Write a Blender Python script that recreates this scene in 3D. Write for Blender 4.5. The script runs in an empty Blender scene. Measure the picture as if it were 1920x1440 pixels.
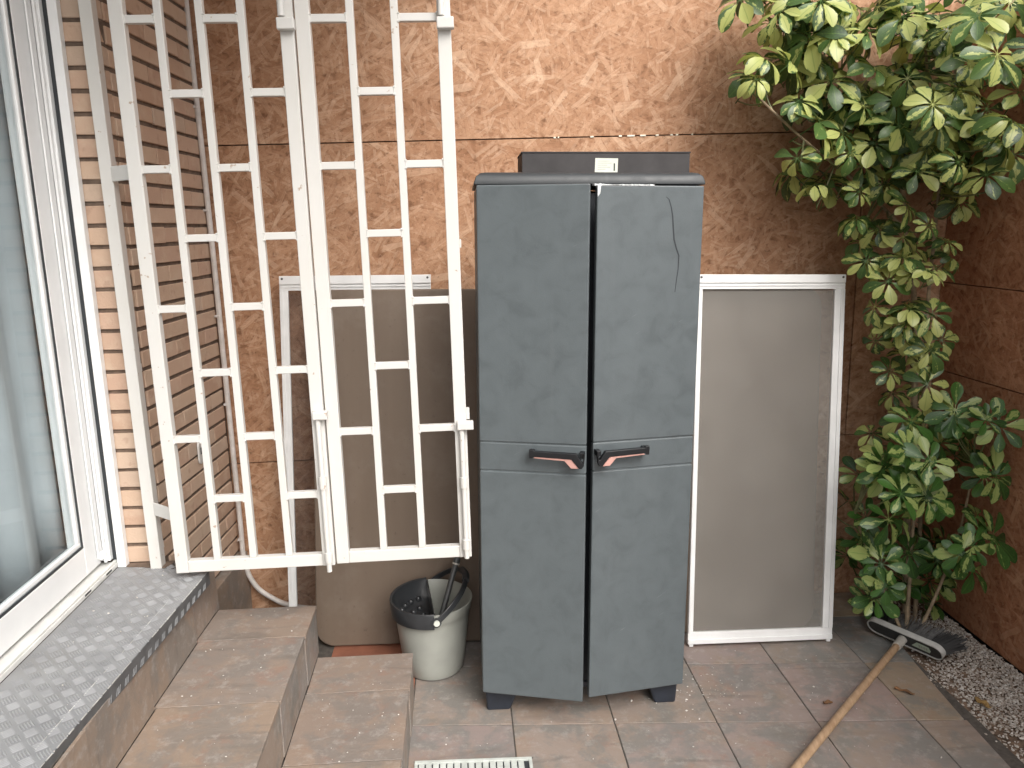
import bpy, math, random
from mathutils import Vector, Matrix, noise as mnoise

random.seed(11)
scene = bpy.context.scene
col = scene.collection

# ------------------------------------------------------------------ camera
PITCH, YAW, ROLL, CAM_H = math.radians(11.5), math.radians(3.6), math.radians(1.0), 1.6
fw = Vector((math.sin(YAW)*math.cos(PITCH), math.cos(YAW)*math.cos(PITCH), -math.sin(PITCH)))
rt = Vector((math.cos(YAW), -math.sin(YAW), 0))
up = rt.cross(fw)
r2 = math.cos(ROLL)*rt - math.sin(ROLL)*up
u2 = math.sin(ROLL)*rt + math.cos(ROLL)*up
cam_d = bpy.data.cameras.new('camera')
cam_d.sensor_width = 36
cam_d.lens = 36*1450/1920
cam_d.clip_start = 0.05
cam_d.clip_end = 500
cam = bpy.data.objects.new('camera', cam_d)
col.objects.link(cam)
m = Matrix.Identity(4)
for i in range(3):
    m[i][0], m[i][1], m[i][2] = r2[i], u2[i], -fw[i]
m[0][3], m[1][3], m[2][3] = 0, 0, CAM_H
cam.matrix_world = m
scene.camera = cam

# ------------------------------------------------------------------ sky, sun, exposure
SUN_FROM = Vector((0.40, -0.80, 0.90)).normalized()      # direction towards the sun
SKY_STRENGTH, SUN_STRENGTH, SUN_ANGLE = 0.15, 1.1, 40.0
EAVE_Z = 4.2
SHADE_CANOPY_X, SHADE_CANOPY_Y = 0.16, 1.0       # slab canopy over the sliding door, out of view, sized to shade the left
EXPOSURE = 0.74
sun_el = math.asin(SUN_FROM.z)
world = bpy.data.worlds.new('World')
scene.world = world
world.use_nodes = True
wn = world.node_tree.nodes
bg = wn['Background']
sky = wn.new('ShaderNodeTexSky')
sky.sky_type = 'NISHITA'
sky.sun_disc = False
sky.sun_elevation = sun_el
sky.sun_rotation = math.atan2(SUN_FROM.x, SUN_FROM.y)
sky.air_density = 1.0
sky.dust_density = 6.0
sky.ozone_density = 0.6
hsv = wn.new('ShaderNodeHueSaturation')      # overcast: the blue of the clear sky washed out by cloud
hsv.inputs['Saturation'].default_value = 0.30
world.node_tree.links.new(sky.outputs[0], hsv.inputs['Color'])
world.node_tree.links.new(hsv.outputs[0], bg.inputs['Color'])
bg.inputs['Strength'].default_value = SKY_STRENGTH
sd = bpy.data.lights.new('sun', 'SUN')
sd.energy = SUN_STRENGTH
sd.angle = math.radians(SUN_ANGLE)
sd.color = (1.0, 0.97, 0.92)
sun = bpy.data.objects.new('sun', sd)
col.objects.link(sun)
sun.rotation_euler = SUN_FROM.to_track_quat('Z', 'Y').to_euler()
sun.location = (-4, -4, 8)
vs = scene.view_settings
vs.view_transform = 'Standard'
vs.look = 'None'
vs.exposure = EXPOSURE
vs.gamma = 1
vs.use_curve_mapping = False
scene.cycles.use_denoising = True
scene.cycles.max_bounces = 10
scene.cycles.diffuse_bounces = 5
scene.cycles.transparent_max_bounces = 12

# ------------------------------------------------------------------ object helpers
SLOPE = 0.0125
def fz(x, y=0):                       # the yard falls slightly towards the gravel strip
    return -SLOPE*x

def tag(o, label=None, cat=None, group=None, kind=None):
    if label: o['label'] = label
    if cat: o['category'] = cat
    if group: o['group'] = group
    if kind: o['kind'] = kind
    return o

def thing(name, loc, label=None, cat=None, group=None, kind=None, rot=(0, 0, 0)):
    o = bpy.data.objects.new(name, None)
    o.empty_display_size = 0.1
    col.objects.link(o)
    o.location = loc
    o.rotation_euler = rot
    return tag(o, label, cat, group, kind)

def root_loc(o):
    while o.parent: o = o.parent
    return Vector(o.location)

class MB:
    def __init__(s):
        s.v, s.f, s.uv, s.rnd = [], [], None, None
    def add(s, vs, fs):
        n = len(s.v)
        s.v += [Vector(p) for p in vs]
        s.f += [tuple(n+i for i in f) for f in fs]
    def hexa(s, p):                   # 8 points: bottom ccw 0-3, top 4-7
        s.add(p, [(3, 2, 1, 0), (4, 5, 6, 7), (0, 1, 5, 4), (1, 2, 6, 5), (2, 3, 7, 6), (3, 0, 4, 7)])
    def box(s, x0, x1, y0, y1, z0, z1):
        x0, x1 = min(x0, x1), max(x0, x1); y0, y1 = min(y0, y1), max(y0, y1); z0, z1 = min(z0, z1), max(z0, z1)
        s.hexa([(x0, y0, z0), (x1, y0, z0), (x1, y1, z0), (x0, y1, z0), (x0, y0, z1), (x1, y0, z1), (x1, y1, z1), (x0, y1, z1)])
    def beam(s, a, b, w, h, side=(0, 1, 0)):   # box along a-b; w across "side", h across the third axis
        a, b = Vector(a), Vector(b)
        d = (b-a).normalized()
        sd_ = Vector(side); sd_ = (sd_ - d*sd_.dot(d)).normalized()
        t = d.cross(sd_)
        q = []
        for p in (a, b):
            q += [p - sd_*w/2 - t*h/2, p + sd_*w/2 - t*h/2, p + sd_*w/2 + t*h/2, p - sd_*w/2 + t*h/2]
        s.hexa(q)
    def tube(s, pts, r, n=10, caps=True):
        pts = [Vector(p) for p in pts]
        rs = r if isinstance(r, (list, tuple)) else [r]*len(pts)
        base = len(s.v)
        ref = None
        for i, p in enumerate(pts):
            d = (pts[min(i+1, len(pts)-1)] - pts[max(i-1, 0)]).normalized()
            if ref is None:
                ref = Vector((0, 0, 1)) if abs(d.z) < 0.9 else Vector((1, 0, 0))
            ref = (ref - d*ref.dot(d)).normalized()
            b = d.cross(ref)
            for k in range(n):
                a = 2*math.pi*k/n
                s.v.append(p + ref*(math.cos(a)*rs[i]) + b*(math.sin(a)*rs[i]))
        for i in range(len(pts)-1):
            for k in range(n):
                a0 = base+i*n+k; a1 = base+i*n+(k+1) % n
                s.f.append((a0, a1, a1+n, a0+n))
        if caps:
            s.f.append(tuple(base+k for k in reversed(range(n))))
            e = base+(len(pts)-1)*n
            s.f.append(tuple(e+k for k in range(n)))
    def lathe(s, prof, c, n=48, a0=0.0, a1=2*math.pi):     # prof (r, z) list
        full = abs((a1-a0) - 2*math.pi) < 1e-6
        base = len(s.v)
        m_ = n if full else n+1
        for r, z in prof:
            for k in range(m_):
                a = a0 + (a1-a0)*k/n
                s.v.append(Vector((c[0]+r*math.cos(a), c[1]+r*math.sin(a), c[2]+z)))
        for i in range(len(prof)-1):
            for k in range(n):
                k2 = (k+1) % m_
                s.f.append((base+i*m_+k, base+i*m_+k2, base+(i+1)*m_+k2, base+(i+1)*m_+k))
    def prism(s, poly, fn, d0, d1):     # poly of (u,v), fn(u,v,d) -> point
        n = len(poly); b = len(s.v)
        s.v += [Vector(fn(u, v, d0)) for u, v in poly] + [Vector(fn(u, v, d1)) for u, v in poly]
        s.f.append(tuple(b+i for i in reversed(range(n))))
        s.f.append(tuple(b+n+i for i in range(n)))
        for i in range(n):
            j = (i+1) % n
            s.f.append((b+i, b+j, b+n+j, b+n+i))
    def mesh(s, name, off=Vector((0, 0, 0)), smooth=False):
        me = bpy.data.meshes.new(name)
        me.from_pydata([tuple(p-off) for p in s.v], [], s.f)
        me.validate()
        import bmesh
        bm = bmesh.new(); bm.from_mesh(me)
        bmesh.ops.recalc_face_normals(bm, faces=bm.faces)
        bm.to_mesh(me); bm.free()
        if smooth:
            me.polygons.foreach_set('use_smooth', [True]*len(me.polygons))
            me.set_sharp_from_angle(angle=math.radians(40))
        return me
    def build(s, name, mat, parent=None, bevel=0, smooth=False, kind=None, label=None, seg=2):
        off = root_loc(parent) if parent else Vector((0, 0, 0))
        me = s.mesh(name, off, smooth)
        me.materials.append(mat)
        o = bpy.data.objects.new(name, me)
        col.objects.link(o)
        o.parent = parent
        if bevel:
            mo = o.modifiers.new('bevel', 'BEVEL'); mo.width = bevel; mo.segments = seg; mo.limit_method = 'ANGLE'
            mo.angle_limit = math.radians(40)
        if kind: o['kind'] = kind
        if label: o['label'] = label
        return o

# ------------------------------------------------------------------ material helpers
class NT:
    def __init__(s, name):
        s.m = bpy.data.materials.new(name); s.m.use_nodes = True
        s.t = s.m.node_tree; s.n = s.t.nodes; s.l = s.t.links
        s.b = s.n['Principled BSDF']; s.out = s.n['Material Output']
    def node(s, typ, **kw):
        nd = s.n.new(typ)
        for k, v in kw.items(): setattr(nd, k, v)
        return nd
    def set(s, sock, v):
        if isinstance(v, bpy.types.NodeSocket): s.l.new(v, sock)
        elif v is not None: sock.default_value = v
    def math(s, op, a, b=None, c=None, clamp=False):
        nd = s.node('ShaderNodeMath', operation=op, use_clamp=clamp)
        s.set(nd.inputs[0], a); s.set(nd.inputs[1], b); s.set(nd.inputs[2], c)
        return nd.outputs[0]
    def vmath(s, op, a, b=None):
        nd = s.node('ShaderNodeVectorMath', operation=op)
        s.set(nd.inputs[0], a); s.set(nd.inputs[1], b)
        return nd.outputs[0]
    def mix(s, f, a, b, mode='MIX'):
        nd = s.node('ShaderNodeMix', data_type='RGBA', blend_type=mode)
        s.set(nd.inputs['Factor'], f); s.set(nd.inputs[6], a); s.set(nd.inputs[7], b)
        return nd.outputs[2]
    def step(s, v, a, b, o0=0.0, o1=1.0):
        nd = s.node('ShaderNodeMapRange', interpolation_type='SMOOTHSTEP')
        s.set(nd.inputs['Value'], v)
        s.set(nd.inputs['From Min'], a); s.set(nd.inputs['From Max'], b)
        s.set(nd.inputs['To Min'], o0); s.set(nd.inputs['To Max'], o1)
        return nd.outputs[0]
    def ramp(s, v, stops):
        nd = s.node('ShaderNodeValToRGB')
        el = nd.color_ramp.elements
        while len(el) < len(stops): el.new(0.5)
        for e, (p, c) in zip(el, stops):
            e.position = p; e.color = (*c, 1)
        s.set(nd.inputs[0], v)
        return nd.outputs[0]
    def noise(s, vec, scale, detail=4, rough=0.55, dist=0.0, out=0, dims='3D'):
        nd = s.node('ShaderNodeTexNoise', noise_dimensions=dims)
        s.set(nd.inputs['Vector'], vec)
        nd.inputs['Scale'].default_value = scale; nd.inputs['Detail'].default_value = detail
        nd.inputs['Roughness'].default_value = rough; nd.inputs['Distortion'].default_value = dist
        return nd.outputs[out]
    def mapping(s, vec, loc=(0, 0, 0), rot=(0, 0, 0), scale=(1, 1, 1)):
        nd = s.node('ShaderNodeMapping')
        s.set(nd.inputs[0], vec)
        s.set(nd.inputs['Location'], loc); s.set(nd.inputs['Rotation'], rot); s.set(nd.inputs['Scale'], scale)
        return nd.outputs[0]
    def pos(s): return s.node('ShaderNodeNewGeometry').outputs['Position']
    def obj(s): return s.node('ShaderNodeTexCoord').outputs['Object']
    def rand(s): return s.node('ShaderNodeObjectInfo').outputs['Random']
    def bump(s, h, strength=0.3, dist=0.01, nrm=None):
        nd = s.node('ShaderNodeBump')
        nd.inputs['Strength'].default_value = strength; nd.inputs['Distance'].default_value = dist
        s.set(nd.inputs['Height'], h)
        if nrm is not None: s.l.new(nrm, nd.inputs['Normal'])
        return nd.outputs[0]
    def fin(s, color=None, rough=None, normal=None, metallic=None, spec=None):
        s.set(s.b.inputs['Base Color'], color if not isinstance(color, tuple) else (*color, 1))
        s.set(s.b.inputs['Roughness'], rough)
        if normal is not None: s.l.new(normal, s.b.inputs['Normal'])
        s.set(s.b.inputs['Metallic'], metallic)
        s.set(s.b.inputs['Specular IOR Level'], spec)
        return s.m

def plain(name, c, rough=0.5, var=0.06, nscale=30.0, bump=0.0, spec=None, metallic=None):
    t = NT(name)
    p = t.pos()
    n = t.noise(p, nscale, 4)
    lo = tuple(x*(1-var*2) for x in c); hi = tuple(min(1, x*(1+var*2)) for x in c)
    cc = t.ramp(n, [(0.3, lo), (0.7, hi)])
    nr = t.bump(t.noise(p, nscale*8, 3), bump, 0.002) if bump else None
    return t.fin(cc, rough, nr, metallic, spec)

def osb(name, horizontal, palette, dirt=0.5):
    t = NT(name)
    sx = t.node('ShaderNodeSeparateXYZ'); t.set(sx.inputs[0], t.pos())
    cb = t.node('ShaderNodeCombineXYZ')
    t.set(cb.inputs[0], sx.outputs[horizontal]); t.set(cb.inputs[1], sx.outputs[2])
    wig = t.noise(cb.outputs[0], 9.0, 2, out=1)
    base = t.vmath('ADD', cb.outputs[0], t.vmath('MULTIPLY', t.vmath('SUBTRACT', wig, (0.5, 0.5, 0.5)), (0.012, 0.012, 0)))
    rnd = t.rand()
    offs = t.node('ShaderNodeCombineXYZ'); t.set(offs.inputs[0], t.math('MULTIPLY', rnd, 37.0)); t.set(offs.inputs[1], t.math('MULTIPLY', rnd, 91.0))
    base = t.vmath('ADD', base, offs.outputs[0])
    g0 = t.noise(base, 35, 5, 0.65)
    colr = t.ramp(g0, [(0.25, palette[0]), (0.55, palette[1]), (0.8, palette[2])])
    height = t.math('MULTIPLY', g0, 0.25)
    layers = [(0.15, 0.100, 0.024, 0.15, 0.50), (-0.6, 0.075, 0.016, 0.30, 0.50), (1.0, 0.090, 0.018, 0.35, 0.50), (1.5, 0.050, 0.010, 0.40, 0.42),
              (-1.1, 0.070, 0.012, 0.45, 0.45), (0.4, 0.045, 0.008, 0.45, 0.40), (2.5, 0.080, 0.014, 0.55, 0.50), (-0.3, 0.050, 0.009, 0.62, 0.45),
              (2.2, 0.095, 0.020, 0.92, 0.45), (0.75, 0.110, 0.019, 0.94, 0.42), (-0.15, 0.100, 0.024, 0.92, 0.45), (1.35, 0.085, 0.018, 0.95, 0.45)]
    for i, (ang, ln, wd, thr, op) in enumerate(layers):
        v = t.mapping(t.mapping(base, (i*3.1, i*1.7, 0), (0, 0, ang)), scale=(1/ln, 1/wd, 1))
        ragged = t.noise(v, 1.6, 1, 0.6, out=1)
        vv = t.vmath('ADD', v, t.vmath('MULTIPLY', t.vmath('SUBTRACT', ragged, (0.5, 0.5, 0.5)), (0.20, 0.20, 0)))
        vo = t.node('ShaderNodeTexVoronoi', voronoi_dimensions='2D', distance='CHEBYCHEV', feature='F1')
        t.set(vo.inputs['Vector'], vv); vo.inputs['Scale'].default_value = 0.62; vo.inputs['Randomness'].default_value = 1.0
        sc = t.node('ShaderNodeSeparateColor'); t.set(sc.inputs[0], vo.outputs['Color'])
        on = t.math('GREATER_THAN', sc.outputs[0], thr)
        edge = t.step(vo.outputs['Distance'], 0.40, 0.30)
        mask = t.math('MULTIPLY', on, edge)
        grain = t.noise(t.mapping(v, scale=(0.6, 4.0, 1)), 1.0, 1, 0.6)
        light = 0.30 if i >= 8 else 0.0
        tone = t.math('ADD', t.math('MULTIPLY_ADD', sc.outputs[1], 0.85, 0.08+light), t.math('MULTIPLY', t.math('SUBTRACT', grain, 0.5), 0.9))
        c = t.ramp(tone, [(0.0, palette[1]), (0.35, palette[2]), (0.72, palette[3]), (1.1 if False else 1.0, palette[4])])
        colr = t.mix(t.math('MULTIPLY', mask, op), colr, c)
        shade = t.math('MULTIPLY', t.math('MULTIPLY', on, t.step(vo.outputs['Distance'], 0.30, 0.40)), t.step(vo.outputs['Distance'], 0.50, 0.42))
        colr = t.mix(t.math('MULTIPLY', shade, 0.07), colr, (*palette[0], 1))
        height = t.math('ADD', height, t.math('MULTIPLY', mask, t.math('ADD', 0.06, t.math('MULTIPLY', sc.outputs[2], 0.22))))
    speck = t.noise(base, 75, 3, 0.6)
    colr = t.mix(t.step(speck, 0.60, 0.72, 0.0, 0.55), colr, (*palette[0], 1))
    speck2 = t.noise(t.vmath('ADD', base, (3, 7, 0)), 60, 3, 0.6)
    colr = t.mix(t.step(speck2, 0.58, 0.70, 0.0, 0.35), colr, (*palette[4], 1))
    big = t.noise(base, 1.7, 4, 0.6)
    colr = t.mix(t.step(big, 0.62, 0.30, 0.0, dirt), colr, t.mix(1.0, colr, (*palette[5], 1), 'MULTIPLY'))
    holes = t.noise(base, 60, 2)
    colr = t.mix(t.step(holes, 0.70, 0.76, 0.0, 0.7), colr, (*palette[0], 1))
    nr = t.bump(height, 0.35, 0.003)
    return t.fin(colr, 0.78, nr, spec=0.25)

P = {}
OSB_PAL = [(0.16, 0.078, 0.042), (0.36, 0.19, 0.106), (0.45, 0.255, 0.150), (0.53, 0.325, 0.205), (0.66, 0.46, 0.32), (0.66, 0.58, 0.53)]
OSB_RED = [(0.14, 0.055, 0.028), (0.35, 0.15, 0.078), (0.44, 0.20, 0.108), (0.52, 0.26, 0.15), (0.62, 0.37, 0.23), (0.55, 0.5, 0.45)]
P['osb'] = osb('chipboard', 0, OSB_PAL, 0.55)
P['osb_red'] = osb('red_chipboard', 1, OSB_RED, 0.5)

def brick_mat():
    t = NT('pale_brick')
    r = t.rand(); p = t.pos()
    c = t.ramp(r, [(0.0, (0.46, 0.31, 0.225)), (0.3, (0.53, 0.385, 0.285)), (0.55, (0.49, 0.335, 0.25)), (0.8, (0.55, 0.41, 0.31)), (1.0, (0.48, 0.365, 0.285))])
    n = t.noise(p, 14, 5, 0.6)
    c = t.mix(t.step(n, 0.45, 0.7, 0, 0.55), c, (0.57, 0.44, 0.335, 1))
    c = t.mix(t.step(t.noise(p, 22, 3), 0.60, 0.72, 0, 0.35), c, (0.30, 0.185, 0.135, 1))
    h = t.math('ADD', t.noise(p, 160, 3), t.math('MULTIPLY', t.noise(p, 30, 3), 0.8))
    return t.fin(c, 0.85, t.bump(h, 0.35, 0.003), spec=0.2)
P['brick'] = brick_mat()
P['mortar'] = plain('dark_mortar', (0.14, 0.10, 0.075), 0.95, 0.15, 40, 0.4)
P['render'] = plain('cement_render', (0.33, 0.27, 0.22), 0.9, 0.1, 10, 0.3)

def slate(name, stops, bumpy=0.3, rust=0.26, warm=(0.265, 0.20, 0.15, 1), cool=(0.16, 0.166, 0.158, 1)):
    t = NT(name)
    r = t.rand(); o = t.pos()
    off = t.node('ShaderNodeCombineXYZ')
    for i, k in enumerate((23.0, 57.0, 11.0)): t.set(off.inputs[i], t.math('MULTIPLY', r, k))
    v = t.vmath('ADD', o, off.outputs[0])
    c = t.ramp(r, stops)
    n1 = t.noise(v, 6.5, 5, 0.66, 0.3)
    c = t.mix(t.step(n1, 0.44, 0.64, 0, 0.55), c, warm)
    n2 = t.noise(t.vmath('ADD', v, (5, 9, 2)), 5.5, 5, 0.68, 0.3)
    c = t.mix(t.step(n2, 0.46, 0.60, 0, 0.62), c, cool)
    n3 = t.noise(t.vmath('ADD', v, (1, 3, 7)), 10.0, 5, 0.72, 0.4)
    c = t.mix(t.step(n3, 0.54, 0.68, 0, rust), c, (0.28, 0.13, 0.08, 1))
    n5 = t.noise(t.mapping(t.vmath('ADD', v, (8, 2, 4)), rot=(0, 0, 0.25), scale=(0.5, 3.2, 1)), 5.0, 5, 0.6, 0.7)
    c = t.mix(t.step(n5, 0.56, 0.72, 0, 0.45), c, (0.125, 0.11, 0.095, 1))
    n4 = t.noise(v, 26, 6, 0.75)
    c = t.mix(t.step(n4, 0.50, 0.68, 0, 0.45), c, (0.36, 0.335, 0.31, 1))
    fine = t.noise(v, 190, 3, 0.7)
    c = t.mix(t.step(fine, 0.35, 0.2, 0, 0.35), c, (0.10, 0.085, 0.07, 1))
    lay = t.noise(t.mapping(v, rot=(0, 0, 0.5), scale=(1, 1.6, 1)), 7, 5, 0.6, 0.9)
    h = t.math('ADD', lay, t.math('MULTIPLY', n4, 0.25))
    return t.fin(c, t.step(n1, 0.3, 0.7, 0.50, 0.66), t.bump(h, bumpy, 0.012), spec=0.35)
P['slate'] = slate('slate_tile', [(0.0, (0.185, 0.19, 0.182)), (0.2, (0.285, 0.225, 0.19)), (0.4, (0.168, 0.178, 0.174)), (0.6, (0.295, 0.222, 0.20)), (0.8, (0.215, 0.20, 0.18)), (1.0, (0.315, 0.235, 0.155))])
P['slate_warm'] = slate('brown_slate_tile', [(0.0, (0.224, 0.180, 0.148)), (0.35, (0.248, 0.192, 0.157)), (0.7, (0.212, 0.180, 0.157)), (1.0, (0.264, 0.200, 0.152))], warm=(0.264, 0.196, 0.148, 1), cool=(0.172, 0.160, 0.148, 1))
P['slate_side'] = slate('grey_slate_tile', [(0.0, (0.246, 0.212, 0.188)), (0.5, (0.281, 0.225, 0.184)), (1.0, (0.230, 0.212, 0.201))], 0.25)
P['terracotta'] = plain('terracotta', (0.26, 0.105, 0.065), 0.6, 0.12, 12, 0.2)
P['grout'] = plain('grout', (0.085, 0.075, 0.065), 0.95, 0.15, 60, 0.3)
P['soil'] = plain('soil', (0.17, 0.115, 0.08), 0.95, 0.3, 45, 0.8)
P['ground'] = plain('yard_ground', (0.22, 0.20, 0.18), 0.95, 0.15, 6, 0.3)

def white_paint(name, c, rough):
    t = NT(name); p = t.pos()
    n = t.noise(p, 6, 4)
    cc = t.mix(t.step(n, 0.4, 0.75, 0, 0.25), (*c, 1), (c[0]*0.88, c[1]*0.86, c[2]*0.80, 1))
    chips = t.noise(p, 34, 3, 0.6)
    cc = t.mix(t.step(chips, 0.69, 0.73, 0, 0.75), cc, (0.36, 0.25, 0.17, 1))
    return t.fin(cc, rough, t.bump(t.noise(p, 120, 3), 0.08, 0.002))
P['grille'] = white_paint('cream_white_paint', (0.62, 0.61, 0.585), 0.40)
P['pvc'] = plain('white_door_frame', (0.78, 0.79, 0.79), 0.3, 0.02, 8)
P['pvc_dirty'] = plain('white_track', (0.66, 0.655, 0.63), 0.4, 0.06, 14)
P['gasket'] = plain('dark_gasket', (0.03, 0.034, 0.038), 0.6)
P['alu'] = plain('white_screen_frame', (0.77, 0.775, 0.77), 0.3, 0.03, 12)
P['screw'] = plain('screw', (0.08, 0.08, 0.08), 0.5)

def glass_mat():
    t = NT('door_glass')
    tr = t.node('ShaderNodeBsdfTransparent'); tr.inputs[0].default_value = (0.93, 0.955, 0.96, 1)
    gl = t.node('ShaderNodeBsdfGlossy'); gl.inputs['Roughness'].default_value = 0.0
    fr = t.node('ShaderNodeFresnel'); fr.inputs['IOR'].default_value = 1.5
    mx = t.node('ShaderNodeMixShader')
    front = t.math('SUBTRACT', 1.0, t.node('ShaderNodeNewGeometry').outputs['Backfacing'])
    t.l.new(t.math('MULTIPLY', fr.outputs[0], front), mx.inputs[0]); t.l.new(tr.outputs[0], mx.inputs[1]); t.l.new(gl.outputs[0], mx.inputs[2])
    t.l.new(mx.outputs[0], t.out.inputs['Surface'])
    return t.m
P['glass'] = glass_mat()
P['curtain'] = plain('curtain_cloth', (0.47, 0.50, 0.52), 0.9, 0.04, 5)
P['room'] = plain('room_plaster', (0.55, 0.56, 0.57), 0.9, 0.05, 3)

def mesh_mat(name, opac, c):
    t = NT(name)
    p = t.pos()
    tr = t.node('ShaderNodeBsdfTransparent')
    n = t.noise(p, 4.0, 6, 0.65)
    st = t.noise(t.mapping(p, scale=(30, 1, 1.0)), 1.0, 5, 0.65)
    t.fin(t.ramp(n, [(0.35, tuple(x*0.92 for x in c)), (0.65, tuple(x*1.08 for x in c))]), 0.6)
    f = t.math('ADD', t.math('ADD', opac-0.05, t.math('MULTIPLY', n, 0.05)), t.math('MULTIPLY', st, 0.05))
    mx = t.node('ShaderNodeMixShader')
    t.l.new(f, mx.inputs[0]); t.l.new(tr.outputs[0], mx.inputs[1]); t.l.new(t.b.outputs[0], mx.inputs[2])
    t.l.new(mx.outputs[0], t.out.inputs['Surface'])
    return t.m
P['mesh'] = mesh_mat('insect_mesh', 0.34, (0.30, 0.285, 0.26))
P['mesh_thin'] = mesh_mat('worn_insect_mesh', 0.16, (0.10, 0.10, 0.10))

def metal_plate():
    t = NT('chequer_metal'); p = t.pos()
    n = t.noise(p, 8, 5, 0.6)
    c = t.ramp(n, [(0.3, (0.235, 0.24, 0.25)), (0.7, (0.30, 0.305, 0.31))])
    c = t.mix(t.step(t.noise(p, 3.2, 4), 0.5, 0.7, 0, 0.4), c, (0.25, 0.24, 0.225, 1))
    return t.fin(c, t.step(n, 0.3, 0.7, 0.42, 0.58), t.bump(t.noise(p, 90, 3), 0.1, 0.002), metallic=0.25)
P['plate'] = metal_plate()
P['plate_bar'] = plain('glint_metal', (0.295, 0.30, 0.31), 0.45, 0.10, 12, metallic=0.25)  # bars coloured lighter than the plate to stand in for their glint
P['edge'] = plain('worn_metal_edge', (0.62, 0.62, 0.61), 0.34, 0.12, 50, metallic=0.5)
P['skirt'] = plain('dark_metal_skirt', (0.13, 0.135, 0.14), 0.5, 0.1, 30, metallic=0.4)

def cab_mat(name, c):
    t = NT(name); p = t.pos()
    n = t.noise(p, 16, 5, 0.62, 0.8)
    cc = t.ramp(n, [(0.30, tuple(x*0.88 for x in c)), (0.5, c), (0.75, tuple(x*1.08 for x in c))])
    spots = t.noise(p, 26, 4, 0.6)
    cc = t.mix(t.step(spots, 0.62, 0.72, 0, 0.22), cc, (c[0]*0.72, c[1]*0.76, c[2]*0.72, 1))
    dust = t.noise(p, 3.0, 5, 0.6)
    cc = t.mix(t.step(dust, 0.55, 0.8, 0, 0.12), cc, (0.20, 0.215, 0.22, 1))
    run = t.noise(t.mapping(p, scale=(28, 28, 0.9)), 1.0, 5, 0.6)
    cc = t.mix(t.step(run, 0.58, 0.78, 0, 0.07), cc, (0.22, 0.23, 0.235, 1))
    scr = t.noise(t.mapping(t.mapping(p, rot=(0, 0.5, 0)), scale=(9, 9, 160)), 1.0, 3, 0.6)
    cc = t.mix(t.math('MULTIPLY', t.step(scr, 0.69, 0.73), t.step(t.noise(p, 3.5, 3), 0.55, 0.65, 0, 0.25)), cc, (0.36, 0.37, 0.37, 1))
    h = t.math('ADD', t.noise(p, 260, 3), t.math('MULTIPLY', t.noise(p, 5, 2), 2.0))
    return t.fin(cc, t.step(n, 0.3, 0.7, 0.40, 0.55), t.bump(h, 0.10, 0.003), spec=0.42)
P['cab'] = cab_mat('grey_blue_plastic', (0.096, 0.113, 0.121))
P['cap'] = cab_mat('charcoal_plastic', (0.034, 0.038, 0.041))
P['foot'] = plain('black_blue_plastic', (0.020, 0.025, 0.036), 0.5, 0.1, 20, 0.05)
P['inside'] = plain('cabinet_inside', (0.02, 0.024, 0.03), 0.7)
P['handle'] = plain('black_handle', (0.009, 0.010, 0.012), 0.4)
P['pink'] = plain('pink_strip', (0.52, 0.29, 0.25), 0.5, 0.04)
P['crack'] = plain('crack_line', (0.03, 0.035, 0.04), 0.8)
P['torn'] = plain('torn_plastic', (0.62, 0.65, 0.66), 0.5, 0.2, 90)
P['carton'] = plain('black_carton', (0.035, 0.032, 0.033), 0.65, 0.12, 15, 0.1)
P['sticker'] = plain('paper_label', (0.62, 0.64, 0.57), 0.6, 0.04)
P['ink'] = plain('grey_print', (0.30, 0.31, 0.27), 0.7)
P['ink_dark'] = plain('dark_print', (0.06, 0.07, 0.06), 0.7)

def board_mat():
    t = NT('brown_laminate'); p = t.pos()
    n = t.noise(t.mapping(p, scale=(3.0, 1, 0.25)), 2.0, 4, 0.5)
    c = t.ramp(n, [(0.3, (0.140, 0.104, 0.077)), (0.7, (0.185, 0.141, 0.107))])
    c = t.mix(t.step(t.noise(p, 5, 6, 0.7), 0.48, 0.68, 0, 0.4), c, (0.21, 0.17, 0.138, 1))
    st = t.noise(t.mapping(p, scale=(40, 1, 1.2)), 1.0, 5, 0.65)
    c = t.mix(t.step(st, 0.55, 0.75, 0, 0.15), c, (0.23, 0.19, 0.155, 1))
    c = t.mix(t.step(t.noise(p, 45, 4, 0.7), 0.64, 0.70, 0, 0.45), c, (0.09, 0.065, 0.05, 1))
    return t.fin(c, 0.48, t.bump(t.noise(p, 300, 2), 0.06, 0.002), spec=0.35)
P['board'] = board_mat()
P['pail'] = plain('grey_white_plastic', (0.33, 0.338, 0.305), 0.42, 0.05, 9, 0.04)
P['dark_plastic'] = plain('dark_grey_plastic', (0.028, 0.030, 0.033), 0.32, 0.1, 20)
P['stick'] = plain('grey_stick', (0.055, 0.058, 0.058), 0.35, 0.15, 30)
def pole_mat():
    t = NT('broom_pole_wood')
    o = t.obj()
    n = t.noise(t.mapping(o, rot=(0, 0, 0.74), scale=(90, 5, 90)), 1.0, 4)
    c = t.ramp(n, [(0.3, (0.28, 0.18, 0.105)), (0.7, (0.41, 0.285, 0.18))])
    c = t.mix(t.step(t.noise(t.pos(), 9, 4), 0.55, 0.72, 0, 0.5), c, (0.22, 0.13, 0.07, 1))
    return t.fin(c, 0.55)
P['pole'] = pole_mat()
P['ferrule'] = plain('grey_ferrule', (0.44, 0.42, 0.38), 0.6, 0.1, 40)
P['broom'] = plain('broom_block', (0.035, 0.035, 0.035), 0.5, 0.1)
P['trim'] = plain('broom_trim', (0.45, 0.45, 0.43), 0.5, 0.06)
P['bristle'] = plain('bristle', (0.10, 0.10, 0.098), 0.6, 0.3, 60)
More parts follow.
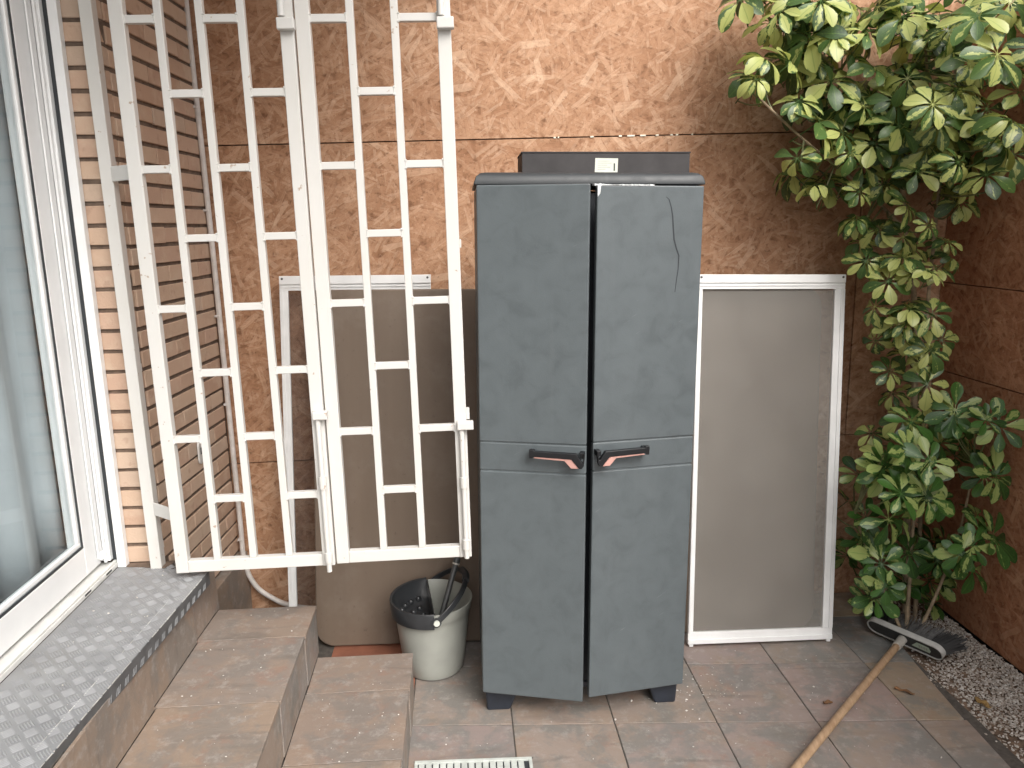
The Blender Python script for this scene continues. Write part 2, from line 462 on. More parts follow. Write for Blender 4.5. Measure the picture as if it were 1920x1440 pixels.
P['bristle_dark'] = plain('black_bristle', (0.012, 0.012, 0.012), 0.6, 0.3, 60)
P['green_label'] = plain('green_label', (0.42, 0.50, 0.40), 0.6, 0.05)
P['cable'] = plain('white_cable', (0.60, 0.56, 0.53), 0.45, 0.06)
P['drain'] = plain('grey_white_drain', (0.50, 0.53, 0.50), 0.45, 0.08, 25)
P['chip'] = plain('white_chip', (0.72, 0.68, 0.62), 0.7)
P['dry'] = plain('dry_leaf', (0.16, 0.08, 0.035), 0.8, 0.25, 40)
P['dry_yellow'] = plain('yellow_dry_leaf', (0.30, 0.19, 0.07), 0.8, 0.25, 40)
P['foam'] = plain('white_foam', (0.78, 0.74, 0.62), 0.8, 0.06, 40)

def pebble_mat():
    t = NT('marble_chip')
    at = t.node('ShaderNodeAttribute', attribute_name='tone')
    c = t.ramp(at.outputs['Fac'], [(0.0, (0.22, 0.17, 0.13)), (0.3, (0.34, 0.29, 0.245)), (0.65, (0.46, 0.42, 0.37)), (1.0, (0.62, 0.59, 0.55))])
    c = t.mix(t.step(t.noise(t.pos(), 120, 3), 0.5, 0.7, 0, 0.4), c, (0.25, 0.20, 0.16, 1))
    return t.fin(c, 0.75)
P['pebble'] = pebble_mat()
P['bark'] = plain('tan_bark', (0.26, 0.20, 0.13), 0.85, 0.2, 40, 0.4)
P['twig'] = plain('green_twig', (0.13, 0.14, 0.055), 0.6, 0.2, 30)

def leaf_mat(name, green_a, green_b, cream, amount):
    t = NT(name)
    uv = t.node('ShaderNodeUVMap').outputs[0]
    sp = t.node('ShaderNodeSeparateXYZ'); t.set(sp.inputs[0], uv)
    at = t.node('ShaderNodeAttribute', attribute_name='leaflet').outputs['Fac']
    r = t.rand()
    key = t.math('ADD', t.math('MULTIPLY', at, 31.0), t.math('MULTIPLY', r, 173.0))
    cv = t.node('ShaderNodeCombineXYZ')
    t.set(cv.inputs[0], t.math('MULTIPLY', sp.outputs[0], 1.6)); t.set(cv.inputs[1], t.math('MULTIPLY', sp.outputs[1], 1.3)); t.set(cv.inputs[2], key)
    n = t.noise(cv.outputs[0], 2.6, 4, 0.6)
    mid = t.math('SUBTRACT', 1.0, t.math('ABSOLUTE', t.math('MULTIPLY_ADD', sp.outputs[1], 2.0, -1.0)))     # 1 on the midrib
    pick = t.math('FRACT', t.math('MULTIPLY', key, 7.31))
    val = t.math('ADD', t.math('MULTIPLY', n, 0.9), t.math('MULTIPLY', mid, 0.35))
    val = t.math('ADD', val, t.math('MULTIPLY', t.math('SUBTRACT', pick, 0.5), 0.75))
    f = t.step(val, 0.80-amount, 0.86-amount)
    g = t.mix(t.math('FRACT', t.math('MULTIPLY', key, 3.7)), (*green_a, 1), (*green_b, 1))
    g = t.mix(t.step(t.noise(cv.outputs[0], 9, 3), 0.4, 0.7, 0, 0.35), g, (green_b[0]*1.5, green_b[1]*1.35, green_b[2]*1.4, 1))
    c = t.mix(f, g, (*cream, 1))
    vein = t.step(mid, 0.90, 0.97, 0, 0.45)
    c = t.mix(vein, c, (green_b[0]*1.6, green_b[1]*1.5, green_b[2]*1.5, 1))
    t.fin(c, 0.33, spec=0.5)
    tl = t.node('ShaderNodeBsdfTranslucent'); t.l.new(t.mix(0.5, c, (0.55, 0.60, 0.10, 1), 'MULTIPLY'), tl.inputs[0])
    mx = t.node('ShaderNodeMixShader'); mx.inputs[0].default_value = 0.36
    t.l.new(t.b.outputs[0], mx.inputs[1]); t.l.new(tl.outputs[0], mx.inputs[2])
    t.l.new(mx.outputs[0], t.out.inputs['Surface'])
    return t.m
P['leaf_pale'] = leaf_mat('variegated_leaf', (0.040, 0.078, 0.030), (0.095, 0.175, 0.045), (0.47, 0.51, 0.17), 0.20)
P['leaf_green'] = leaf_mat('green_leaf', (0.026, 0.065, 0.018), (0.065, 0.165, 0.033), (0.34, 0.42, 0.14), 0.05)

# =================================================================== SETTING
mb = MB(); mb.add([(-60, -60, -0.06), (60, -60, -0.06), (60, 60, -0.06), (-60, 60, -0.06)], [(0, 1, 2, 3)])
g = mb.build('ground', P['ground']); g['kind'] = 'structure'

# tiled yard floor: mortar bed with each slate tile laid on it
floor = thing('floor', (0, 0, 0), kind='structure')
mb = MB()
mb.hexa([(-0.9, -0.5, fz(-0.9)-0.05), (1.66, -0.5, fz(1.66)-0.05), (1.66, 3.09, fz(1.66)-0.05), (-0.9, 3.09, fz(-0.9)-0.05),
         (-0.9, -0.5, fz(-0.9)-0.0035), (1.66, -0.5, fz(1.66)-0.0035), (1.66, 3.09, fz(1.66)-0.0035), (-0.9, 3.09, fz(-0.9)-0.0035)])
mb.build('mortar_bed', P['grout'], floor)
XS = [-0.538, -0.208, 0.125, 0.460, 0.797, 1.125, 1.458, 1.64]
def edge_x(y): return 1.598 + 0.10*(y-1.95)
for ci in range(len(XS)-1):
    for j in range(-6, 3):
        def yy(x, jj): return 2.571 + 0.347*jj - 0.055*(x-0.8)
        x0, x1 = XS[ci]+0.002, XS[ci+1]-0.002
        pts = []
        for (x, jj, e) in ((x0, j, 1), (x1, j, 1), (x1, j+1, -1), (x0, j+1, -1)):
            y = yy(x, jj) + e*0.002
            y = min(y, 3.085)
            xx = x
            if ci == len(XS)-2 and x == x1: xx = edge_x(y) + random.uniform(-0.012, 0.012)
            pts.append((xx, y))
        if pts[2][1]-pts[1][1] < 0.02: continue
        if ci == 0 and j < -1: continue
        dz = random.uniform(-0.0008, 0.0008)
        tx = random.uniform(-0.0012, 0.0012)
        mb = MB()
        mb.hexa([(x, y, fz(x)-0.012) for x, y in pts] + [(x, y, fz(x)+dz+tx*(1 if k in (1, 2) else -1)) for k, (x, y) in enumerate(pts)])
        red = ci == 0 and j >= -1
        mb.build('tile', P['terracotta'] if red else P['slate'], floor, bevel=0.0016)

# gravel strip
mb = MB()
rows = 24; cols_ = 10
vs_, fs_ = [], []
for i in range(rows+1):
    y = 0.2 + (3.09-0.2)*i/rows
    for k in range(cols_+1):
        x = edge_x(y)-0.01 + (1.975-edge_x(y)+0.01)*k/cols_
        z = fz(x) - 0.014 + 0.018*mnoise.noise(Vector((x*6, y*6, 2))) + 0.018*(k/cols_)
        vs_.append((x, y, z))
for i in range(rows):
    for k in range(cols_):
        a = i*(cols_+1)+k
        fs_.append((a, a+1, a+cols_+2, a+cols_+1))
mb.add(vs_, fs_)
bed = mb.build('gravel_bed', P['soil'], smooth=True); bed['kind'] = 'structure'
def bed_z(x, y):
    k = (x-edge_x(y)+0.01)/max(0.05, 1.975-edge_x(y)+0.01)
    return fz(x) - 0.014 + 0.018*mnoise.noise(Vector((x*6, y*6, 2))) + 0.018*k

# loose marble chips: one mesh, nobody could count them
ico_v = [(-.526, 0, .851), (.526, 0, .851), (-.526, 0, -.851), (.526, 0, -.851), (0, .851, .526), (0, .851, -.526), (0, -.851, .526), (0, -.851, -.526), (.851, .526, 0), (-.851, .526, 0), (.851, -.526, 0), (-.851, -.526, 0)]
ico_f = [(0, 4, 1), (0, 9, 4), (9, 5, 4), (4, 5, 8), (4, 8, 1), (8, 10, 1), (8, 3, 10), (5, 3, 8), (5, 2, 3), (2, 7, 3), (7, 10, 3), (7, 6, 10), (7, 11, 6), (11, 0, 6), (0, 1, 6), (6, 1, 10), (9, 0, 11), (9, 11, 2), (9, 2, 5), (7, 2, 11)]
gv, gf, tone = [], [], []
rg = random.Random(3)
def pebble(x, y, z, s, tn):
    b = len(gv)
    M_ = Matrix.Rotation(rg.uniform(0, 6.28), 3, 'Z') @ Matrix.Rotation(rg.uniform(-0.7, 0.7), 3, 'X') @ Matrix.Diagonal((s*rg.uniform(0.8, 1.5), s*rg.uniform(0.6, 1.0), s*rg.uniform(0.4, 0.75)))
    for v in ico_v:
        w = Vector(v)*rg.uniform(0.72, 1.15)
        w = M_ @ w
        gv.append((x+w.x, y+w.y, z+w.z)); tone.append(tn)
    gf.extend(tuple(b+i for i in f) for f in ico_f)
n_ = 0
while n_ < 21000:
    y = rg.uniform(1.3, 3.07); e = edge_x(y); x = rg.uniform(e-0.015, 1.97)
    d = (x-e)/(1.975-e)
    dens = 0.22 + 1.1*max(0, d-0.12)*1.6 + 0.35*mnoise.noise(Vector((x*9, y*9, 5)))
    if y > 2.62: dens *= max(0.10, 1-(y-2.62)*3.0)
    if d < 0.02: dens = 0.5
    n_ += 1
    if rg.random() > dens: continue
    s = rg.choice((0.0030, 0.0035, 0.004, 0.0045, 0.005, 0.0062))
    pebble(x, y, bed_z(x, y)+s*0.35+rg.uniform(0, 0.006)*min(1, d*2), s, min(1, max(0, rg.gauss(0.58, 0.27))))
me = bpy.data.meshes.new('gravel'); me.from_pydata(gv, [], gf)
at = me.attributes.new('tone', 'FLOAT', 'POINT'); at.data.foreach_set('value', tone)
me.materials.append(P['pebble'])
o = bpy.data.objects.new('gravel', me); col.objects.link(o)
tag(o, 'white marble gravel strewn along the foot of the red chipboard wall', 'gravel', kind='stuff')

# crumbs of the same chips swept onto floor and steps
gv, gf, tone = [], [], []
for _ in range(150):
    x = rg.uniform(-0.15, 1.55); y = rg.uniform(1.85, 2.65)
    if rg.random() < 0.45: x = rg.gauss(0.80, 0.09); y = rg.gauss(2.40, 0.08)
    pebble(x, y, fz(x)+0.0022, rg.choice((0.0012, 0.0016, 0.002, 0.0028, 0.0042)), 0.95)
for _ in range(34): pebble(rg.uniform(-0.50, -0.22), rg.uniform(1.8, 2.4), 0.1775, rg.choice((0.0012, 0.0018, 0.0025)), 0.95)
for _ in range(30): pebble(rg.uniform(-0.83, -0.55), rg.uniform(1.65, 2.44), 0.3525, rg.choice((0.0012, 0.0018, 0.0026)), 0.95)
for _ in range(22): pebble(rg.uniform(-1.08, -0.9), rg.uniform(1.6, 2.35), 0.5535, rg.choice((0.0014, 0.002, 0.003)), 0.95)
me = bpy.data.meshes.new('litter'); me.from_pydata(gv, [], gf)
at = me.attributes.new('tone', 'FLOAT', 'POINT'); at.data.foreach_set('value', tone)
me.materials.append(P['pebble'])
o = bpy.data.objects.new('litter', me); col.objects.link(o)
tag(o, 'white stone crumbs scattered over the slate tiles and steps', 'litter', kind='stuff')

# ------------------------------------------------------------------ chipboard walls
YB = 3.10
bw = thing('board_wall', (0.5, YB, 0), 'wide orange chipboard wall behind the grey cabinet', 'wall')
def sheet(x0, x1, zl0, zr0, zl1, zr1, gap=0.0022, dy=0.0):
    mb = MB()
    mb.hexa([(x0+gap, YB+dy, zl0+gap), (x1-gap, YB+dy, zr0+gap), (x1-gap, YB+0.03, zr0+gap), (x0+gap, YB+0.03, zl0+gap),
             (x0+gap, YB+dy, zl1-gap), (x1-gap, YB+dy, zr1-gap), (x1-gap, YB+0.03, zr1-gap), (x0+gap, YB+0.03, zl1-gap)])
    mb.build('chipboard_sheet', P['osb'], bw, bevel=0.001)
def zj(x, z0): return z0 + 0.0125*(x+0.9)
for (x0, x1), d in (((-1.1, 0.45), 0.001), ((0.45, 2.02), 0.0)):
    sheet(x0, x1, -0.05, -0.05, zj(x0, 0.671), zj(x1, 0.671), dy=d)
for (x0, x1), d in (((-1.1, 1.62), 0.001), ((1.62, 2.02), 0.0)):
    sheet(x0, x1, zj(x0, 0.671), zj(x1, 0.671), zj(x0, 1.918), zj(x1, 1.918), dy=d)
for (x0, x1), d in (((-1.1, 1.40), 0.0), ((1.40, 2.02), 0.001)):
    sheet(x0, x1, zj(x0, 1.918), zj(x1, 1.918), zj(x0, 3.05), zj(x1, 3.05), dy=d)
mb = MB(); mb.box(-1.1, 2.05, YB+0.031, YB+0.12, -0.06, 3.05); mb.build('backing', P['inside'], bw)
for x, w in ((0.377, .010), (0.391, .006), (0.522, .014), (0.633, .012), (0.675, .030), (0.722, .022), (0.778, .012), (0.835, .009), (0.856, .010), (0.917, .006)):
    mb = MB(); z = zj(x, 1.918)
    mb.hexa([(x-w/2, YB-0.003, z-0.003), (x+w/2, YB-0.003, z-0.0025), (x+w/2, YB+0.004, z-0.0025), (x-w/2, YB+0.004, z-0.003),
             (x-w/2, YB-0.0025, z+0.0028), (x+w/2, YB-0.003, z+0.0035), (x+w/2, YB+0.004, z+0.0035), (x-w/2, YB+0.004, z+0.0028)])
    mb.build('foam_filler', P['foam'], bw, bevel=0.001)

XR = 1.98
rw = thing('board_wall', (XR, 1.6, 0), 'dark reddish chipboard wall beside the gravel strip', 'wall')
for (y0, y1), (z0, z1), d in (((0.15, 1.65), (-0.01, 0.99), 0), ((1.65, 3.095), (-0.012, 0.985), 0.001), ((0.15, 1.65), (0.99, 1.34), 0.001), ((1.65, 3.095), (0.985, 1.345), 0),
                              ((0.15, 1.65), (1.34, 2.45), 0), ((1.65, 3.095), (1.345, 2.45), 0.001)):
    mb = MB(); mb.box(XR+d, XR+0.03, y0+0.002, y1-0.002, z0+0.002, z1-0.002)
    mb.build('chipboard_sheet', P['osb_red'], rw, bevel=0.001)
mb = MB(); mb.box(XR+0.031, XR+0.12, 0.15, 3.09, -0.05, 2.45); mb.build('backing', P['inside'], rw)
mb = MB(); mb.box(XR-0.020, XR-0.002, 2.26, 2.33, -0.03, 0.085); mb.build('batten', P['osb_red'], rw, bevel=0.002)

# ------------------------------------------------------------------ house wall of pale brick
YJ, XC = 2.42, -0.998                 # jamb face, corner
sw_dx = 0.043/0.68                    # the side wall is not quite square to the yard
def sx_(y): return XC + (y-YJ)*sw_dx
hw = thing('brick_wall', (-1.2, 2.7, 0), 'pale brick house wall beside the sliding door, with dark recessed joints', 'wall')
mb = MB()
i_ = 0.007
mb.hexa([(-1.9, YJ+i_, -0.05), (XC-i_, YJ+i_, -0.05), (sx_(YB)-i_, YB-0.003, -0.05), (-1.9, YB-0.003, -0.05),
         (-1.9, YJ+i_, 2.80), (XC-i_, YJ+i_, 2.80), (sx_(YB)-i_, YB-0.003, 2.80), (-1.9, YB-0.003, 2.80)])
mb.build('mortar_core', P['mortar'], hw)
mb = MB(); mb.box(-1.9, XC, -1.5, YB, 2.80, EAVE_Z)
mb.build('upper_wall', P['render'], hw)
mb = MB(); mb.box(XC+0.002, SHADE_CANOPY_X, SHADE_CANOPY_Y, YB+0.1, 3.055, 3.20)
mb.build('shade_canopy', P['render'], hw)  # unseen slab, its reach set by the shade it throws on wall and jamb
mb = MB(); mb.box(-1.9, XC-0.004, -1.5, 0.42, -0.05, 2.797)
mb.build('near_wall', P['render'], hw)
mb = MB()
mb.hexa([(-1.0, 2.478, -0.04), (-0.955, 2.478, -0.04), (-0.925, YB-0.004, -0.04), (-1.0, YB-0.004, -0.04),
         (-1.0, 2.478, 0.292), (-0.955, 2.478, 0.292), (-0.925, YB-0.004, 0.292), (-1.0, YB-0.004, 0.292)])
mb.build('plinth', P['slate_warm'], hw, bevel=0.002)
rb = random.Random(8)
PITCH_B, BH = 0.0632, 0.0505
def brick_mesh(L, h, d, seed):
    mb = MB(); q = random.Random(seed)
    j = lambda a: q.uniform(-a, a)
    pts = []
    for z in (0, h):
        for (x, y) in ((0, 0), (L, 0), (L, d), (0, d)):
            pts.append((x+j(0.0012), y+(j(0.0012) if y == 0 else 0), z+j(0.0016)))
    mb.hexa(pts)
    me = mb.mesh('brick'); me.materials.append(P['brick']); return me
jamb_meshes = [brick_mesh(0.118, BH, 0.03, k) for k in range(4)]
full_meshes = [brick_mesh(0.247, BH, 0.03, 20+k) for k in range(4)]
half_meshes = [brick_mesh(0.121, BH, 0.03, 40+k) for k in range(4)]
def put_brick(me, loc, rz):
    o = bpy.data.objects.new('brick', me); col.objects.link(o); o.parent = hw
    o.location = Vector(loc) - Vector(hw.location); o.rotation_euler = (0, 0, rz)
    mo = o.modifiers.new('bevel', 'BEVEL'); mo.width = 0.0018; mo.segments = 1
sa = math.pi/2 - math.atan(sw_dx)
courses = int((2.80-0.553)/PITCH_B)
for k in range(-4, courses):
    z = 0.556 + k*PITCH_B
    jut = rb.uniform(-0.003, 0.003)
    if k >= 0: put_brick(rb.choice(jamb_meshes), (XC-0.1215+jut, YJ+rb.uniform(-0.0015, 0.0015), z), 0)
    # side face: running bond, first brick alternates
    t0 = 0.031 if k >= 0 else 0.064
    seq = [full_meshes, full_meshes, half_meshes] if k % 2 == 0 else [half_meshes, full_meshes, full_meshes]
    for ms in seq:
        L = 0.247 if ms is full_meshes else 0.121
        dd = rb.uniform(-0.0012, 0.0012)
        p = Vector((XC, YJ, z)) + Vector((math.cos(sa), math.sin(sa), 0))*t0 + Vector((dd, 0, 0))
        put_brick(rb.choice(ms), p, sa)
        t0 += L + 0.0035
# bricks are laid with their inner side at +y of their own axes: turned so it faces into the wall

# ------------------------------------------------------------------ sliding door
sdo = thing('sliding_door', (-1.17, 1.4, 0.55), 'white framed sliding glass door above the chequer plate sill', 'door')
mb = MB()
mb.box(-1.126, -1.099, 2.392, 2.418, 0.551, 2.80)
mb.build('cover_trim', P['pvc'], sdo, bevel=0.002)
mb = MB(); mb.box(-1.143, -1.1265, 2.405, 2.418, 0.552, 2.80); mb.build('gasket', P['gasket'], sdo)
mb = MB()
mb.box(-1.215, -1.1435, 2.388, 2.419, 0.576, 2.72)                 # far jamb profile
mb.box(-1.158, -1.150, 2.374, 2.389, 0.576, 2.72)
mb.box(-1.215, -1.135, 0.44, 2.419, 2.722, 2.80)
mb.build('outer_frame', P['pvc'], sdo, bevel=0.002)
mb = MB()
mb.box(-1.30, -1.128, 0.44, 2.404, 0.551, 0.566)
mb.box(-1.140, -1.130, 0.44, 2.404, 0.5665, 0.574)
mb.build('bottom_track', P['pvc_dirty'], sdo, bevel=0.002)
mb = MB()
for y in (2.34, 2.20): mb.box(-1.1285, -1.1270, y-0.022, y+0.014, 0.5575, 0.563)
mb.build('drain_slot', P['gasket'], sdo)
ZT = 2.70
mb = MB()
mb.box(-1.215, -1.165, 2.280, 2.372, 0.578, ZT)                    # stile
mb.box(-1.215, -1.165, 0.46, 2.2797, 0.578, 0.668)                 # bottom rail
mb.box(-1.215, -1.165, 0.46, 2.2797, ZT-0.09, ZT)
mb.box(-1.163, -1.157, 2.345, 2.373, 0.60, ZT)
sash = mb.build('sash', P['pvc'], sdo, bevel=0.003)
mb = MB()
mb.box(-1.1695, -1.1660, 2.2735, 2.2798, 0.6685, ZT-0.09)
mb.box(-1.1695, -1.1660, 0.46, 2.2733, 0.6682, 0.6745)
mb.build('seal', P['gasket'], sdo)
mb = MB()
mb.box(-1.180, -1.1697, 2.258, 2.2733, 0.690, ZT-0.09)
mb.box(-1.180, -1.1697, 0.46, 2.2733, 0.6747, 0.690)
mb.build('glazing_bead', P['pvc'], sdo, bevel=0.003)
mb = MB(); mb.box(-1.190, -1.184, 0.46, 2.262, 0.665, ZT-0.09)
mb.build('glass_pane', P['glass'], sdo)
mb = MB(); mb.tube([(-1.162, 2.375, 0.612), (-1.150, 2.345, 0.606)], 0.0075, 10)
mb.build('stopper', P['pvc'], sdo, smooth=True)

room = thing('room', (-2.2, 1.4, 0.5), kind='structure')
mb = MB()
mb.box(-3.6, -1.32, 0.3, 2.9, 0.50, 0.545); mb.build('room_floor', P['room'], room)
mb = MB(); mb.box(-3.62, -3.6, 0.3, 2.9, 0.5, 2.95); mb.build('room_wall', P['room'], room)
mb = MB(); mb.box(-3.6, -1.92, 2.9, 2.92, 0.5, 2.95); mb.build('room_wall', P['room'], room)
mb = MB(); mb.box(-3.6, -1.92, 0.28, 0.3, 0.5, 2.95); mb.build('room_wall', P['room'], room)
mb = MB(); mb.box(-3.62, -1.91, 0.28, 2.92, 2.95, 2.97); mb.build('room_ceiling', P['room'], room)

mb = MB()
nseg = 130; pts = []
for i in range(nseg+1):
    u = i/nseg
    y = 0.5 + 1.86*u
    a = 0.020*math.sin(u*52) + 0.012*math.sin(u*23+1.0) + 0.006*math.sin(u*97)
    pts.append((a, y))
vs_, fs_ = [], []
for zi in range(9):
    z = 0.575 + (2.66-0.575)*zi/8
    k = 1.0 - 0.25*zi/8
    for a, y in pts: vs_.append((-1.262 + a*k*0.8, y + 0.02*math.sin(z*2.0+y*9)*(1-zi/8), z))
for zi in range(8):
    for i in range(nseg):
        q = zi*(nseg+1)+i
        fs_.append((q, q+1, q+nseg+2, q+nseg+1))
mb.add(vs_, fs_)
cu = mb.build('curtain', P['curtain'], smooth=True)
mo = cu.modifiers.new('thick', 'SOLIDIFY'); mo.thickness = 0.002
tag(cu, 'pale folded curtain hanging behind the sliding door glass', 'curtain')

# ------------------------------------------------------------------ chequer plate sill
def xe(y): return -0.874 + 0.056*(y-1.43)
pl = thing('threshold_plate', (-1.0, 1.4, 0.55), 'grey chequer plate sill in front of the sliding door', 'sill plate')
Y0, Y1 = 0.45, 2.402
mb = MB()
mb.hexa([(-1.128, Y0, 0.531), (xe(Y0)-0.001, Y0, 0.531), (xe(2.34)-0.001, 2.34, 0.531), (-1.128, Y1, 0.531),
         (-1.128, Y0, 0.550), (xe(Y0)-0.001, Y0, 0.550), (xe(2.34)-0.001, 2.34, 0.550), (-1.128, Y1, 0.550)])
mb.build('plate', P['plate'], pl)
mb = MB()
mb.hexa([(-1.127, 2.3975, 0.5505), (-0.97, 2.372, 0.5505), (-0.955, 2.419, 0.5505), (-1.127, 2.419, 0.5505),
         (-1.127, 2.3975, 0.5535), (-0.97, 2.372, 0.5535), (-0.955, 2.419, 0.5535), (-1.127, 2.419, 0.5535)])
mb.build('sill_joint', P['mortar'], pl)
mb = MB()                                   # angle strip along the front edge
mb.hexa([(xe(Y0)-0.042, Y0, 0.5502), (xe(Y0), Y0, 0.5502), (xe(2.335), 2.335, 0.5502), (xe(2.335)-0.042, 2.30, 0.5502),
         (xe(Y0)-0.042, Y0, 0.5520), (xe(Y0), Y0, 0.5520), (xe(2.335), 2.335, 0.5520), (xe(2.335)-0.042, 2.30, 0.5520)])
mb.build('edge_strip', P['plate'], pl)
mb = MB()
mb.hexa([(xe(Y0)-0.0012, Y0, 0.508), (xe(Y0)+0.0015, Y0, 0.508), (xe(2.335)+0.0015, 2.335, 0.508), (xe(2.335)-0.0012, 2.335, 0.508),
         (xe(Y0)-0.0012, Y0, 0.5500), (xe(Y0)+0.0015, Y0, 0.5500), (xe(2.335)+0.0015, 2.335, 0.5500), (xe(2.335)-0.0012, 2.335, 0.5500)])
mb.build('edge_skirt', P['skirt'], pl)
mb = MB()
re_ = random.Random(2)
y = Y0+0.02
while y < 2.32:                            # scuffed bright arris, in short lengths
    L = re_.uniform(0.012, 0.05)
    if re_.random() < 0.85:
        mb.tube([(xe(y)+0.0008, y, 0.5512), (xe(y+L)+0.0008, y+L, 0.5512)], re_.uniform(0.0009, 0.0019), 5)
    L2 = re_.uniform(0.012, 0.06)
    if y < 2.1 and re_.random() < 0.8:
        mb.tube([(xe(y)-0.042, y, 0.5516), (xe(y+L2)-0.042, y+L2, 0.5516)], re_.uniform(0.0006, 0.0013), 5)
    y += L+re_.uniform(0.0, 0.01)
mb.build('worn_edge', P['edge'], pl, kind='stuff')
mb = MB()
S_ = 0.0345
def bar(cx, cy, ang, z0, w=0.0021, L=0.0290, h=0.0013):
    ca, sa_ = math.cos(ang), math.sin(ang)
    b = len(mb.v)
    for t_, ww in ((-0.5, 0.25), (-0.3, 1), (0.3, 1), (0.5, 0.25)):
        for s_, hh in ((-1, 0), (0, h if abs(t_) < 0.4 else 0), (1, 0)):
            x = t_*L; yv = s_*ww*w
            mb.v.append(Vector((cx+x*ca-yv*sa_, cy+x*sa_+yv*ca, z0+hh)))
    for i in range(3):
        for k in range(2):
            q = b+i*3+k
            mb.f.append((q, q+3, q+4, q+1))
rot0 = math.radians(42)
for i in range(-60, 60):
    for j in range(-60, 60):
        cx = -1.0 + (i*math.cos(rot0)-j*math.sin(rot0))*S_
        cy = 1.6 + (i*math.sin(rot0)+j*math.cos(rot0))*S_
        if cy < 1.0 or cy > 2.385 or cx < -1.112 or cx > xe(cy)-0.012: continue
        ang = rot0 if (i+j) % 2 == 0 else rot0+math.pi/2
        zz = 0.5502 if cx < xe(cy)-0.048 else 0.5521
        for q in range(-2, 3):
            ox, oy = -math.sin(ang)*q*0.0060, math.cos(ang)*q*0.0060
            bar(cx+ox, cy+oy, ang, zz)
mb.build('tread_bars', P['plate_bar'], pl, kind='stuff')
mb = MB()
yk = 1.1
while yk < 2.31:
    for q in range(3):
        y = yk + q*0.0075
        mb.hexa([(xe(y)+0.0014, y, 0.511), (xe(y)+0.0026, y, 0.511), (xe(y)+0.0026, y+0.0012, 0.511), (xe(y)+0.0014, y+0.0012, 0.511),
                 (xe(y)+0.0014, y+0.008, 0.528), (xe(y)+0.0026, y+0.008, 0.528), (xe(y)+0.0026, y+0.0092, 0.528), (xe(y)+0.0014, y+0.0092, 0.528)])
    yk += 0.042
mb.build('skirt_bars', P['plate'], pl, kind='stuff')

# ------------------------------------------------------------------ tiled steps
stp = thing('tiled_steps', (-0.55, 1.5, 0), 'two brown slate tiled steps rising to the chequer plate sill', 'steps')
mb = MB()
mb.box(-1.13, -0.868, 0.45, 2.476, -0.04, 0.530)
mb.box(-0.8675, -0.536, 0.45, 2.464, -0.04, 0.338)
mb.box(-0.5355, -0.212, 0.45, 2.430, -0.04, 0.163)
mb.build('core', P['grout'], stp)
def tile_q(p, name, mat, t):           # p: four corners, thickness vector t
    mb = MB(); t = Vector(t)
    q = [Vector(v) for v in p]
    mb.hexa([v - t for v in q] + q)
    return mb.build(name, mat, stp, bevel=0.0014)
def cut(ys):
    return [(ys[i]+0.0016, ys[i+1]-0.0016) for i in range(len(ys)-1)]
rs_ = random.Random(4)
for a, b in cut([0.45, 0.90, 1.238, 1.580, 1.922, 2.264, 2.468]):
    dz = rs_.uniform(-0.0006, 0.0006)
    tile_q([(-0.858, a, 0.350+dz), (-0.522, a, 0.350+dz), (-0.524, b, 0.350+dz), (-0.850, b, 0.350+dz)], 'tile', P['slate_warm'], (0, 0, 0.0115))
    tile_q([(-0.5245, a, 0.176), (-0.5245, a, 0.338), (-0.5265, b, 0.338), (-0.5265, b, 0.176)], 'tile', P['slate_side'], (0.010, 0, 0))
for a, b in cut([0.45, 0.868, 1.209, 1.550, 1.890, 2.221, 2.434]):
    dz = rs_.uniform(-0.0006, 0.0006)
    tile_q([(-0.5235, a, 0.175+dz), (-0.200, a, 0.175+dz), (-0.203, b, 0.175+dz), (-0.5255, b, 0.175+dz)], 'tile', P['slate_warm'], (0, 0, 0.0115))
    tile_q([(-0.2025, a, 0.003), (-0.2025, a, 0.163), (-0.2055, b, 0.163), (-0.2055, b, 0.003)], 'tile', P['slate_side'], (0.0065, 0, 0))
for a, b in cut([0.45, 0.90, 1.24, 1.58, 1.915, 2.255, 2.480]):
    tile_q([(-0.858+0.0, a, 0.351), (-0.858, a, 0.529), (-0.856, b, 0.529), (-0.851, b, 0.351)], 'tile', P['slate_warm'], (0.009, 0, 0))

